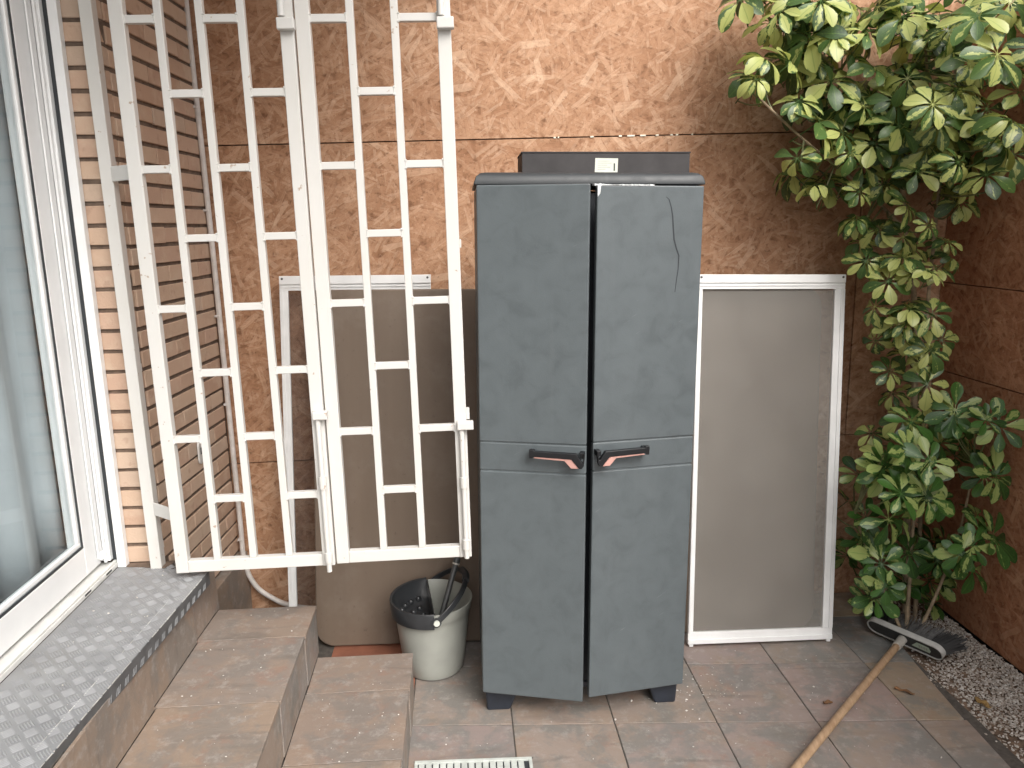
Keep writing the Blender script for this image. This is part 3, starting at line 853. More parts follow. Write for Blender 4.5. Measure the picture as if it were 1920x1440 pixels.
# =================================================================== GRILLE
gr = thing('folding_grille', (-0.45, 2.30, 0.575), 'tall cream white folding security grille of staggered bars, opened out from the brick wall', 'grille', rot=(0, math.radians(-0.55), 0))
YG = 2.30
ROW_A = [0.998+0.3895*k for k in range(0, 5)]
ROW_B = [0.807+0.3895*k for k in range(0, 5)]
ZTOP = 2.78
def leaf(x0, x1, wl, wr, bars, y):
    mb = MB()
    mb.box(x0, x0+wl, y-0.014, y+0.014, 0.575, ZTOP)
    mb.box(x1-wr, x1, y-0.014, y+0.014, 0.575, ZTOP)
    mb.box(x0+wl+0.0002, x1-wr-0.0002, y-0.013, y+0.013, 0.5755, 0.613)
    mb.box(x0+wl+0.0002, x1-wr-0.0002, y-0.013, y+0.013, ZTOP-0.04, ZTOP-0.0005)
    lf = mb.build('grille_leaf', P['grille'], gr, bevel=0.002)
    for b in bars:
        mb = MB(); mb.box(b-0.0105, b+0.0105, y-0.0105, y+0.0105, 0.6132, ZTOP-0.0402)
        mb.build('bar', P['grille'], lf, bevel=0.0018)
    edges = [x0+wl] + sorted(bars) + [x1-wr]
    for i in range(len(edges)-1):
        a = edges[i] + (0.0107 if i > 0 else 0.0002); b_ = edges[i+1] - (0.0107 if i < len(edges)-2 else 0.0002)
        for z in (ROW_A if i % 2 == 0 else ROW_B):
            if z > ZTOP-0.05: continue
            mb = MB(); mb.box(a, b_, y-0.0098, y+0.0098, z-0.0105, z+0.0105)
            mb.build('rung', P['grille'], lf, bevel=0.0018)
    wb = MB(); rw_ = random.Random(int(abs(x0)*1000))
    for i in range(len(edges)-1):
        for z in (ROW_A if i % 2 == 0 else ROW_B):
            for xx in (edges[i] + (0.0107 if i > 0 else 0.0), edges[i+1] - (0.0107 if i < len(edges)-2 else 0.0)):
                for dz in (-0.0105, 0.0105):
                    wb.tube([(xx-0.003, y-0.0102, z+dz+rw_.uniform(-0.001, 0.001)), (xx+0.003, y-0.0102, z+dz+rw_.uniform(-0.001, 0.001))], rw_.uniform(0.0022, 0.0036), 6)
                wb.tube([(xx+rw_.uniform(-0.001, 0.001), y-0.0100, z-0.010), (xx, y-0.0100, z+0.010)], rw_.uniform(0.0014, 0.0024), 6)
    wb.build('weld_beads', P['grille'], lf, kind='stuff', smooth=True)
    return lf
lf1 = leaf(-0.902, -0.4185, 0.038, 0.037, [-0.776, -0.667, -0.5575], 2.296)
lf2 = leaf(-0.4145, 0.0075, 0.039, 0.037, [-0.2675, -0.1465], 2.306)
def bolt(lf, x, y, z0, z1, arm, lock=True):
    mb = MB()
    mb.tube([(x, y, z0), (x, y, z1)], 0.0078, 12)
    mb.tube([(x, y, z0+(z1-z0)*0.55), (x, y, z0+(z1-z0)*0.63)], 0.0115, 12)
    mb.tube([(x, y, z0+0.030), (x, y, z0+0.062)], 0.0115, 12)
    mb.build('drop_bolt', P['grille'], lf, smooth=True)
    mb = MB()
    mb.box(x-0.013, x+arm, y-0.014, y+0.013, z1-0.004, z1+0.021)
    mb.build('bolt_arm', P['grille'], lf, bevel=0.003)
bolt(lf1, -0.434, 2.268, 0.562, 1.052, 0.030)
bolt(lf2, -0.008, 2.278, 0.578, 1.000, 0.036)
mb = MB(); mb.box(0.0077, 0.0175, 2.295, 2.315, 1.022, 1.056); mb.build('strike', P['grille'], lf2, bevel=0.001)
for lf, x, y in ((lf1, -0.446, 2.268), (lf2, -0.018, 2.278)):
    mb = MB(); mb.tube([(x, y, 2.165), (x, y, 2.70)], 0.0095, 12); mb.build('drop_bolt', P['grille'], lf, smooth=True)
    mb = MB(); mb.box(x-0.013, x+0.034, y-0.012, y+0.013, 2.130, 2.160); mb.build('bolt_arm', P['grille'], lf, bevel=0.003)
mb = MB()
mb.box(-1.016, -0.981, 2.372, 2.408, 0.5545, 2.80)
mb.build('hinge_post', P['grille'], gr, bevel=0.002)
for z in (0.755, 1.772, 2.62):
    mb = MB()
    mb.hexa([(-0.983, 2.370, z-0.020), (-0.896, 2.302, z-0.020), (-0.896, 2.308, z-0.020), (-0.983, 2.376, z-0.020),
             (-0.983, 2.370, z+0.022), (-0.896, 2.302, z+0.022), (-0.896, 2.308, z+0.022), (-0.983, 2.376, z+0.022)])
    mb.build('hinge_plate', P['grille'], gr, bevel=0.0015)
mb = MB()
for z in (0.62, 1.2, 1.8, 2.4): mb.box(-1.012, -0.985, 2.4085, 2.4195, z-0.012, z+0.012)
mb.build('wall_anchor', P['grille'], gr)
for z in (1.55,):
    mb = MB(); mb.box(0.0077, 0.0125, 2.296, 2.316, z-0.012, z+0.012); mb.build('strike', P['grille'], lf2, bevel=0.001)

# white wall hook plate on the brick, and the cable in the corner
hk = thing('wall_plate', (sx_(2.785), 2.785, 0.81), 'small white oval keyhole plate fixed on the brick wall', 'wall plate')
mb = MB()
poly = [(0.019*math.cos(a), 0.021*math.sin(a) + (0.024 if math.sin(a) > 0 else -0.024)) for a in [2*math.pi*k/28 for k in range(28)]]
mb.prism(poly, lambda u, v, d: (sx_(2.785)+d+0.0025, 2.785+u, 0.815+v), 0, 0.007)
mb.build('plate', P['pvc_dirty'], hk, bevel=0.0015)
mb = MB(); mb.box(sx_(2.785)+0.0097, sx_(2.785)+0.0110, 2.781, 2.789, 0.806, 0.830); mb.build('keyhole', P['gasket'], hk)

def spline(pts, n=8):
    out = []
    P_ = [Vector(p) for p in pts]
    for i in range(len(P_)-1):
        p0 = P_[max(i-1, 0)]; p1 = P_[i]; p2 = P_[i+1]; p3 = P_[min(i+2, len(P_)-1)]
        for k in range(n):
            t = k/n
            out.append(0.5*((2*p1) + (-p0+p2)*t + (2*p0-5*p1+4*p2-p3)*t*t + (-p0+3*p1-3*p2+p3)*t**3))
    out.append(P_[-1]); return out
cb = thing('cable', (-0.935, 3.06, 0.05), 'white cable running down the corner of the brick wall to the floor', 'cable')
mb = MB()
mb.tube(spline([(-0.958, 3.065, 2.79), (-0.955, 3.064, 2.3), (-0.948, 3.063, 1.9), (-0.942, 3.062, 1.47), (-0.938, 3.061, 1.0), (-0.933, 3.06, 0.45), (-0.930, 3.06, 0.26), (-0.893, 3.06, 0.150), (-0.82, 3.06, 0.085), (-0.756, 3.06, 0.055), (-0.66, 3.06, 0.036), (-0.5, 3.07, 0.03), (0.2, 3.075, 0.022)]), 0.0105, 10)
mb.build('sheath', P['cable'], cb, smooth=True)
mb = MB()
for z, x in ((0.36, -0.932), (0.93, -0.937), (1.28, -0.940), (1.68, -0.945), (2.05, -0.951)):
    mb.box(x-0.014, x+0.004, 3.046, 3.076, z-0.004, z+0.004)
mb.build('cable_clip', P['cable'], cb)

# =================================================================== CABINET
CX, CY = 0.030, 2.330
cab = thing('storage_cabinet', (CX, CY, fz(CX)-0.002), 'tall grey blue plastic two door storage cabinet standing ajar against the back wall', 'cabinet', rot=(0, math.radians(0.72), 0))
z0 = cab.location.z
W, D = 0.672, 0.37
mb = MB()
mb.box(CX, CX+0.022, CY+0.002, CY+D, z0+0.098, z0+1.722)
mb.box(CX+W-0.022, CX+W, CY+0.002, CY+D, z0+0.098, z0+1.722)
mb.box(CX+0.0222, CX+W-0.0222, CY+D-0.02, CY+D-0.0005, z0+0.098, z0+1.722)
mb.build('carcass', P['cab'], cab, bevel=0.006)
mb = MB(); mb.box(CX+0.0225, CX+W-0.0225, CY+0.012, CY+D-0.0205, z0+0.100, z0+0.125)
for z in (0.5, 0.9, 1.3): mb.box(CX+0.0225, CX+W-0.0225, CY+0.03, CY+D-0.0205, z0+z, z0+z+0.018)
mb.box(CX+0.0225, CX+W-0.0225, CY+0.012, CY+0.014, z0+0.126, z0+1.70)  # near-black sheet behind the door gap, shade put into its colour
mb.build('shelf_and_shade', P['inside'], cab)
# cap with bowed front and rounded shoulders
poly = []
wc = W+0.012
for u in (0.0, 0.1, 0.25, 0.4, 0.5, 0.6, 0.75, 0.9, 1.0):
    poly.append((CX-0.006+wc*u, CY-0.012-0.010*math.sin(u*math.pi)))
poly += [(CX-0.006+wc, CY+D+0.004), (CX-0.006, CY+D+0.004)]
mb = MB()
n = len(poly); cxm = CX+W/2; cym = CY+D/2
lev = [(1.7235, 0.0), (1.732, 0.0), (1.748, 0.006), (1.757, 0.018), (1.760, 0.034)]
for z, ins in lev:
    for x, y in poly:
        sx = (wc/2-ins)/(wc/2); sy = (D/2-ins*0.8)/(D/2)
        mb.v.append(Vector((cxm+(x-cxm)*sx, cym+(y-cym)*sy, z0+z)))
for k in range(len(lev)-1):
    for i in range(n):
        j = (i+1) % n
        mb.f.append((k*n+i, k*n+j, (k+1)*n+j, (k+1)*n+i))
mb.f.append(tuple((len(lev)-1)*n+i for i in range(n))); mb.f.append(tuple(reversed(range(n))))
mb.build('cap', P['cap'], cab, bevel=0.002, smooth=True)
for fx0, fx1, s_ in ((0.008, 0.130, 0.030), (W-0.118, W-0.008, 0.024)):
    for fy in (0.006, D-0.10):
        mb = MB()
        a, b = CX+fx0, CX+fx1
        ins = 0.0
        l_in = s_ if fx0 < 0.3 else s_
        if fx0 < 0.3: lo = (a+0.006, b-0.038)
        else: lo = (a+0.034, b-0.004)
        mb.hexa([(lo[0], CY+fy+0.006, z0), (lo[1], CY+fy+0.006, z0), (lo[1], CY+fy+0.085, z0), (lo[0], CY+fy+0.085, z0),
                 (a, CY+fy, z0+0.096), (b, CY+fy, z0+0.096), (b, CY+fy+0.09, z0+0.096), (a, CY+fy+0.09, z0+0.096)])
        mb.build('foot', P['foot'], cab, bevel=0.008, seg=3)
mb = MB()
mb.hexa([(CX+0.131, CY+0.010, z0+0.078), (CX+W-0.119, CY+0.010, z0+0.078), (CX+W-0.119, CY+0.03, z0+0.078), (CX+0.131, CY+0.03, z0+0.078),
         (CX+0.131, CY+0.008, z0+0.097), (CX+W-0.119, CY+0.008, z0+0.097), (CX+W-0.119, CY+0.03, z0+0.097), (CX+0.131, CY+0.03, z0+0.097)])
mb.build('skirt', P['foot'], cab)

def cab_door(hx, hy, wd, ang, mirror, ztop, zg0, zg1):
    s = -1 if mirror else 1
    ca, sa_ = math.cos(ang), math.sin(ang)
    def W2(u, d, z):     # u from hinge to free edge, d outwards (towards the viewer)
        return Vector((hx + s*(u*ca + d*sa_*-1*-1*0) + s*(-d*sa_)*0 + s*0 + (s*u*0), 0, 0)) if False else Vector((hx + s*(u*ca - d*sa_), hy - u*sa_ - d*ca, z0+z))
    def slab(mb, u0, u1, d0, d1, za, zb):
        mb.hexa([W2(u0, d1, za), W2(u1, d1, za), W2(u1, d0, za), W2(u0, d0, za), W2(u0, d1, zb), W2(u1, d1, zb), W2(u1, d0, zb), W2(u0, d0, zb)])
    mb = MB()
    slab(mb, 0, wd, 0.0, 0.022, 0.093, zg0-0.0010)
    slab(mb, 0, wd, 0.0, 0.0208, zg0+0.0010, zg1-0.0010)
    slab(mb, 0, wd, 0.0, 0.022, zg1+0.0010, ztop)
    slab(mb, 0.004, wd-0.004, 0.001, 0.0190, 0.10, ztop-0.006)
    dr = mb.build('door', P['cab'], cab, bevel=0.004)
    k = 0.000229
    fe = wd
    def pu(x): return fe - (915-x)*k/0.97
    def pv(y): return (400-y)*k + 0.915
    blk = [(197, 268), (248, 268), (262, 288), (800, 300), (872, 412), (884, 412), (896, 292), (912, 292), (898, 455), (874, 500), (838, 500), (742, 378), (262, 362), (238, 386), (200, 386)]
    pk = [(254, 384), (272, 364), (734, 380), (832, 502), (735, 502), (652, 404)]
    mb = MB(); mb.prism([(pu(x), pv(y)) for x, y in blk], lambda u, v, d: W2(u, d, v), 0.046, 0.060)
    for (ua, ub) in ((pu(200), pu(255)), (pu(840), pu(900))):
        mb.prism([(ua, pv(375)), (ub, pv(375)), (ub, pv(300)), (ua, pv(300))], lambda u, v, d: W2(u, d, v), 0.0205, 0.047)
    hd = mb.build('handle', P['handle'], dr, bevel=0.0015)
    mb = MB(); mb.prism([(pu(x), pv(y)) for x, y in pk], lambda u, v, d: W2(u, d, v), 0.046, 0.0575)
    mb.build('handle_strip', P['pink'], dr, bevel=0.001)
    return dr, W2
dl, WL = cab_door(CX+0.004, CY-0.001, 0.330, math.radians(13.5), False, 1.722, 0.862, 0.954)
dr, WR = cab_door(CX+W-0.003, CY-0.001, 0.333, math.radians(9.5), True, 1.719, 0.866, 0.957)
# crack and torn top edge on the right hand door
ck = [(0.57, 1.675), (0.579, 1.668), (0.587, 1.645), (0.592, 1.620), (0.595, 1.59), (0.599, 1.553), (0.607, 1.527), (0.616, 1.505), (0.6155, 1.466), (0.611, 1.43), (0.608, 1.397)]
mb = MB()
hx = CX+W-0.003
for i in range(len(ck)-1):
    (xa, za), (xb, zb) = ck[i], ck[i+1]
    wa, wb = 0.0008+0.0015*math.sin(math.pi*i/(len(ck)-1)), 0.0008+0.0015*math.sin(math.pi*(i+1)/(len(ck)-1))
    ua, ub = (hx-xa-0.01)/math.cos(math.radians(9.5)), (hx-xb-0.01)/math.cos(math.radians(9.5))
    p = []
    for d in (0.0212, 0.0224):
        p += [WR(ua+wa, d, za+0.012), WR(ua-wa, d, za+0.012), WR(ub-wb, d, zb+0.012), WR(ub+wb, d, zb+0.012)]
    mb.hexa(p)
mb.build('crack', P['crack'], dr)
mb = MB(); rt_ = random.Random(6); u = 0.158
while u < 0.328:
    du = rt_.uniform(0.008, 0.018)
    h0 = rt_.uniform(0.0015, 0.0040)*(1.0 if u < 0.25 else 1.5)
    if u > 0.255 and u < 0.30: h0 *= 0.5
    p = []
    for d in (0.002, 0.0232):
        p += [WR(u+du, d, 1.7192-h0*0.5), WR(u, d, 1.7192-h0*0.3), WR(u, d, 1.7192+h0*0.5), WR(u+du, d, 1.7192+h0)]
    mb.hexa(p); u += du
p = []
for d in (0.004, 0.0236): p += [WR(0.332, d, 1.686), WR(0.324, d, 1.696), WR(0.322, d, 1.721), WR(0.3325, d, 1.722)]
mb.hexa(p)
mb.build('torn_edge', P['torn'], dr, bevel=0.0006)

# flat dark box lying on the cabinet
bz = z0 + 1.7602 - 0.0035
bx = thing('flat_box', (0.44, 2.46, bz-0.003), 'flat black cardboard box with a pale label lying on top of the grey cabinet', 'box', rot=(0, math.radians(0.72), math.radians(-0.6)))
mb = MB(); mb.box(0.194, 0.710, 2.42, 2.62, bz-0.001, bz+0.060); mb.build('carton', P['carton'], bx, bevel=0.002)
mb = MB(); mb.box(0.192, 0.712, 2.418, 2.622, bz+0.0602, bz+0.0645); mb.build('lid', P['carton'], bx, bevel=0.0015)
mb = MB(); mb.hexa([(0.417, 2.4192, bz+0.004), (0.487, 2.4192, bz+0.0035), (0.487, 2.4198, bz+0.0035), (0.417, 2.4198, bz+0.004), (0.418, 2.4192, bz+0.0455), (0.488, 2.4192, bz+0.0445), (0.488, 2.4198, bz+0.0445), (0.418, 2.4198, bz+0.0455)])
lb = mb.build('label', P['sticker'], bx)
mb = MB()
for k, (a, b) in enumerate(((0.425, 0.462), (0.425, 0.468), (0.425, 0.455), (0.425, 0.465), (0.425, 0.45))):
    mb.box(a, b, 2.4188, 2.4192, bz+0.036-k*0.006, bz+0.0372-k*0.006)
mb.build('print', P['ink'], lb)
mb = MB(); mb.box(0.4745, 0.4790, 2.4188, 2.4192, bz+0.008, bz+0.030); mb.build('print', P['ink_dark'], lb)

# =================================================================== SCREENS, BOARD
def lean_frame(BL, BR, TL, TR):
    BL, BR, TL, TR = map(Vector, (BL, BR, TL, TR))
    nrm = (BR-BL).cross(TL-BL).normalized()          # towards -y
    if nrm.y > 0: nrm = -nrm
    def fn(u, v, d):      # u,v in metres along bottom / left edge
        w = (BR-BL).length; h = (TL-BL).length
        s, t = u/w, v/h
        p = BL*(1-s)*(1-t) + BR*s*(1-t) + TL*(1-s)*t + TR*s*t
        return p + nrm*d
    return fn, (BR-BL).length, (TL-BL).length
def screen(BL, BR, TL, TR, label, mesh_m, wl, wr, wb, wt):
    root = thing('insect_screen', tuple((Vector(BL)+Vector(BR))/2), label, 'screen', 'insect screens leaning on the back wall')
    fn, w, h = lean_frame(BL, BR, TL, TR)
    def rect(mb, u0, u1, v0, v1, d0, d1): mb.prism([(u0, v0), (u1, v0), (u1, v1), (u0, v1)], fn, d0, d1)
    for nm, u0, u1, v0, v1 in (('stile', 0, wl, wb, h-wt), ('stile', w-wr, w, wb, h-wt), ('rail', 0, w, 0.004, wb-0.0003), ('rail', 0, w, h-wt+0.0003, h)):
        mb = MB()
        rect(mb, u0, u1, v0, v1, 0.0, 0.016)
        vertical = nm == 'stile'
        if vertical:
            a = (u1-u0)*0.42
            if u0 == 0: rect(mb, u0+0.0008, u0+a, v0, v1, 0.0159, 0.020)
            else: rect(mb, u1-a, u1-0.0008, v0, v1, 0.0159, 0.020)
        else:
            if v0 < 0.1:
                rect(mb, u0+0.0008, u1-0.0008, v0+0.0008, v0+(v1-v0)*0.42, 0.0159, 0.021)
            else:
                rect(mb, u0+0.0008, u1-0.0008, v1-(v1-v0)*0.58, v1-0.0008, 0.0159, 0.022)
                rect(mb, u0+0.0008, u1-0.0008, v1-(v1-v0)*0.80, v1-(v1-v0)*0.68, 0.0159, 0.019)
        mb.build(nm, P['alu'], root, bevel=0.0012)
    mb = MB(); rect(mb, wl-0.004, w-wr+0.004, wb-0.004, h-wt+0.004, 0.0060, 0.0064)
    mb.build('mesh', mesh_m, root)
    for u in (0.012, w-0.012):
        mb = MB(); mb.prism([(u+0.0045*math.cos(a), h-0.011+0.0045*math.sin(a)) for a in [2*math.pi*k/12 for k in range(12)]], fn, 0.0219, 0.0232)
        mb.build('screw', P['screw'], root)
    for u in (0.006, w-0.022):
        mb = MB(); rect(mb, u, u+0.016, -0.006, 0.0037, 0.002, 0.016)
        mb.build('foot_clip', P['alu'], root, bevel=0.001)
    return root
screen((0.833, 2.700, -0.0035), (1.408, 2.700, -0.0115), (0.897, 2.92, 1.408), (1.475, 2.92, 1.396), 'white framed insect screen leaning on the wall between cabinet and plant', P['mesh'], 0.020, 0.040, 0.050, 0.056)
screen((-0.732, 2.925, 0.018), (-0.16, 2.925, 0.010), (-0.693, 3.04, 1.429), (-0.117, 3.04, 1.423), 'white framed insect screen behind the security grille, half hidden by the brown board', P['mesh_thin'], 0.032, 0.032, 0.050, 0.056)

bd = thing('table_top', (0.4, 2.80, 0), 'large brown board with rounded corners leaning on the wall behind the cabinet', 'board')
fn, w, h = lean_frame((-0.604, 2.80, 0.014), (1.376, 2.80, -0.012), (-0.560, 2.98, 1.378), (1.412, 2.98, 1.345))
def rrect(w, h, r, ins=0.0, n=8):
    out = []
    for cx, cy, a0 in ((w-r, r, -math.pi/2), (w-r, h-r, 0), (r, h-r, math.pi/2), (r, r, math.pi)):
        for k in range(n+1):
            a = a0 + (math.pi/2)*k/n
            out.append((cx+(r-ins)*math.cos(a), cy+(r-ins)*math.sin(a)))
    return out
mb = MB(); mb.prism(rrect(w, h, 0.075, 0.003), fn, 0.0, 0.022); mb.build('panel', P['board'], bd, bevel=0.002)
mb = MB(); mb.prism(rrect(w, h, 0.075), fn, 0.003, 0.019); mb.build('edge_band', P['board'], bd, bevel=0.002)

# =================================================================== BUCKET
bcx, bcy = -0.142, 2.628
bk = thing('mop_bucket', (bcx, bcy, fz(bcx)), 'pale grey mop bucket with dark wringer beside the lower step', 'bucket')
bzz = fz(bcx)
mb = MB()
H = 0.278
prof = [(0.0, 0.002), (0.092, 0.002), (0.104, 0.006), (0.110, 0.018), (0.116, 0.06), (0.124, 0.13), (0.133, 0.21), (0.138, H-0.042), (0.1395, H-0.040), (0.141, H-0.038), (0.147, H-0.006), (0.1475, H), (0.144, H+0.001), (0.141, H-0.006), (0.136, H-0.03), (0.128, 0.20), (0.118, 0.10), (0.108, 0.02), (0.0, 0.014)]
mb.lathe(prof, (bcx, bcy, bzz), 64)
mb.build('pail', P['pail'], bk, smooth=True)
def pol(r, a, z): return Vector((bcx+r*math.cos(a), bcy+r*math.sin(a), bzz+z))
A0, A1 = math.radians(100), math.radians(275)      # left half
mb = MB()
pr = [(0.1400, H-0.052), (0.1490, H-0.050), (0.1535, H+0.004), (0.1510, H+0.008), (0.1430, H+0.006), (0.1400, H-0.006), (0.1385, H-0.030), (0.1400, H-0.052)]
mb.lathe(pr, (bcx, bcy, bzz), 40, A0, A1)
mb.build('wringer_rim', P['dark_plastic'], bk, smooth=True)
mb = MB()                                   # sunken basket of the wringer
pr = [(0.1405, H+0.002), (0.134, H-0.020), (0.118, H-0.052), (0.085, H-0.074), (0.045, H-0.082), (0.0, H-0.084)]
mb.lathe(pr, (bcx, bcy, bzz), 40, A0, A1)
a, b = pol(0.141, A0, H+0.003), pol(0.141, A1, H+0.003)
mid_ = (a+b)/2
wall = [a, b, Vector((b.x*0.5+mid_.x*0.5, b.y*0.5+mid_.y*0.5, bzz+H-0.072)), Vector((a.x*0.5+mid_.x*0.5, a.y*0.5+mid_.y*0.5, bzz+H-0.072))]
off = Vector((0.004, 0, 0))
mb.hexa([p for p in wall] + [p+off for p in wall])
mb.build('wringer_basket', P['dark_plastic'], bk, smooth=True)
mb = MB()
for r, angs in ((0.112, range(120, 262, 18)), (0.078, range(130, 255, 26)), (0.04, (150, 195, 235))):
    zz = {0.112: H-0.055, 0.078: H-0.076, 0.04: H-0.082}[r]
    for dg in angs:
        c_ = pol(r, math.radians(dg), zz)
        mb.lathe([(0.0115, -0.002), (0.0105, 0.006), (0.007, 0.0105), (0.0, 0.012)], c_, 12)
mb.build('basket_knob', P['dark_plastic'], bk, smooth=True)
# hoop handle pivoted front and back, tipped over to the right
ax_a = math.radians(278)
pf = pol(0.151, ax_a, H-0.022); pb = pol(0.151, ax_a+math.pi, H-0.022)
axis = (pf-pb).normalized(); cen = (pf+pb)/2
tip = math.radians(38)
side = Vector((-axis.y, axis.x, 0)); side = side if side.x > 0 else -side
outd = (side*math.cos(tip) + Vector((0, 0, 1))*math.sin(tip)).normalized()
pts = [cen + axis*0.151*math.cos(t_) + outd*0.160*math.sin(t_) for t_ in [math.pi*k/30 for k in range(31)]]
mb = MB(); nn = axis.cross(outd)
for i in range(len(pts)-1): pass
secs = []
for i, p in enumerate(pts):
    d = (pts[min(i+1, 30)] - pts[max(i-1, 0)]).normalized()
    rad = d.cross(nn).normalized()
    secs.append([p - nn*0.010 - rad*0.004, p + nn*0.010 - rad*0.004, p + nn*0.010 + rad*0.004, p - nn*0.010 + rad*0.004])
b0 = len(mb.v)
for q in secs: mb.v += q
for i in range(30):
    for k in range(4):
        mb.f.append((b0+i*4+k, b0+i*4+(k+1) % 4, b0+(i+1)*4+(k+1) % 4, b0+(i+1)*4+k))
mb.f += [(b0, b0+1, b0+2, b0+3), (b0+123, b0+122, b0+121, b0+120)]
hoop = mb.build('handle', P['dark_plastic'], bk, bevel=0.002)
mb = MB(); mb.tube([p for p in pts[12:19]], 0.0135, 10); mb.build('grip', P['dark_plastic'], bk, smooth=True)
mb = MB(); mb.tube([pf + axis*0.004, pf + axis*0.010], 0.0105, 16); mb.build('pivot_cap', P['sticker'], bk, smooth=True)
mb = MB(); mb.tube([pf - axis*0.002, pf + axis*0.0045], 0.017, 18); mb.build('pivot', P['dark_plastic'], bk, smooth=True)

stk = thing('stick', (bcx+0.01, bcy-0.05, bzz+0.03), 'short dark grey stick standing in the pale mop bucket', 'stick')
s0 = Vector((bcx+0.000, bcy-0.075, bzz+0.115)); s1 = Vector((-0.050, 2.665, 0.392))
dv = (s1-s0).normalized()
mb = MB(); mb.tube([s0 - dv*0.06, s1], 0.0105, 12); mb.build('shaft', P['stick'], stk, smooth=True)
mb = MB(); mb.tube([s1, s1+dv*0.020], [0.0135, 0.012], 12); mb.build('end_cap', P['stick'], stk, smooth=True)
mb = MB(); mb.tube([s1 - dv*0.006, s1], 0.0137, 12); mb.build('collar', P['ferrule'], stk, smooth=True)

# =================================================================== BROOM
br = thing('broom', (1.645, 2.600, -0.02), 'broom with a worn wooden pole lying on the tiles, head against the gravel', 'broom')
hd_ = Vector((1.650, 2.604, 0.026))
ha = Vector((0.141, -0.240, 0)).normalized()                     # along the head
pd = Vector((-0.668, -0.613, 0)).normalized()                    # from head towards the pole end
fwd = -Vector((ha.y*-1*-1, 0, 0)) if False else Vector((-ha.y, ha.x, 0))
fwd = fwd if fwd.dot(pd) < 0 else -fwd                           # bristle direction
tilt = 0.30
fw3 = (fwd + Vector((0, 0, 0.42))).normalized()
upv = ha.cross(fw3); upv = upv if upv.z > 0 else -upv
def HB(u, v, d): return hd_ + ha*u + upv*v + fw3*d
def capsule(L, r, n=10):
    out = []
    for k in range(n+1):
        a = -math.pi/2 + math.pi*k/n
        out.append((L/2-r+r*math.cos(a), r*math.sin(a)))
    for k in range(n+1):
        a = math.pi/2 + math.pi*k/n
        out.append((-L/2+r+r*math.cos(a), r*math.sin(a)))
    return out
mb = MB(); mb.prism(capsule(0.292, 0.030), HB, 0.0, 0.024); mb.build('head', P['broom'], br, bevel=0.003)
ring = capsule(0.298, 0.0328); inn = capsule(0.289, 0.0285)
mb = MB()
n = len(ring)
for (poly, d) in ((ring, -0.003), (inn, -0.003), (ring, 0.020), (inn, 0.020)):
    mb.v += [HB(u, v, d) for u, v in poly]
for i in range(n):
    j = (i+1) % n
    mb.f += [(i, j, n+j, n+i), (2*n+i, 2*n+j, j, i), (n+i, n+j, 3*n+j, 3*n+i)]
# the pale rim shows along the upper side and the ends
mb.build('rim', P['trim'], br, smooth=True)
bo = random.Random(9)
for nm, mat, u0, u1, cnt in (('bristles', P['bristle'], -0.075, 0.085, 420), ('bristles', P['bristle_dark'], -0.143, -0.075, 200), ('bristles', P['bristle_dark'], 0.085, 0.143, 200)):
    mb = MB()
    for _ in range(cnt):
        u = bo.uniform(u0, u1); v = bo.uniform(-0.022, 0.022)
        L = bo.uniform(0.066, 0.086); du, dv_ = u*0.32+bo.gauss(0, 0.004), v*0.5+bo.gauss(0, 0.004)
        a = HB(u, v, 0.022); b = HB(u+du, v+dv_, 0.022+L)
        b.z = max(b.z, -0.012)
        mb.tube([a, b], [0.0013, 0.0009], 3, caps=False)
    mb.build(nm, mat, br, kind='stuff')
f0 = HB(-0.004, 0.0, 0.0); 
pe = Vector((0.60, 1.642, 0.006))
pdir = (pe-f0).normalized()
mb = MB(); mb.tube([f0 - pdir*0.004, f0 + pdir*0.075], [0.0175, 0.0158], 16); mb.build('ferrule', P['ferrule'], br, smooth=True)
mb = MB(); mb.tube([f0 + pdir*0.07, f0 + pdir*0.5, pe], 0.0130, 16); mb.build('pole', P['pole'], br, smooth=True)
mb = MB()
mb.prism([(0.030, -0.012), (0.098, -0.014), (0.103, -0.004), (0.096, 0.012), (0.052, 0.014)], HB, -0.0012, 0.0)
lb = mb.build('label', P['green_label'], br)
mb = MB()
for k in range(4): mb.prism([(0.058+k*0.009, -0.006), (0.064+k*0.009, -0.006), (0.064+k*0.009, 0.006), (0.058+k*0.009, 0.006)], HB, -0.0016, -0.0012)
mb.build('print', P['ink'], lb)

# =================================================================== DRAIN GRATE
dg = thing('drain_grate', (0.0, 1.97, 0), 'grey white plastic drain grate set in the tiles at the foot of the steps', 'drain')
def GZ(x): return fz(x)+0.0005
gx0, gx1, gyL, gyR = -0.185, 0.172, 2.098, 2.092
def gy(x): return gyL + (gyR-gyL)*(x-gx0)/(gx1-gx0)
mb = MB()
def gbox(xa, xb, ya, yb, za, zb): mb.hexa([(xa, gy(xa)-yb, GZ(xa)+za), (xb, gy(xb)-yb, GZ(xb)+za), (xb, gy(xb)-ya, GZ(xb)+za), (xa, gy(xa)-ya, GZ(xa)+za), (xa, gy(xa)-yb, GZ(xa)+zb), (xb, gy(xb)-yb, GZ(xb)+zb), (xb, gy(xb)-ya, GZ(xb)+zb), (xa, gy(xa)-ya, GZ(xa)+zb)])
gbox(gx0, gx1, 0, 0.012, 0, 0.007); gbox(gx0, gx1, 0.108, 0.120, 0, 0.007)
gbox(gx0, gx0+0.010, 0.0122, 0.1078, 0, 0.007); gbox(gx1-0.010, gx1, 0.0122, 0.1078, 0, 0.007)
mb.build('rim', P['drain'], dg, bevel=0.001)
x = gx0+0.013
while x < gx1-0.03:
    mb = MB(); gbox(x, x+0.0175, 0.0124, 0.1076, 0.0, 0.0055); mb.build('grate_bar', P['drain'], dg, bevel=0.001)
    x += 0.0215
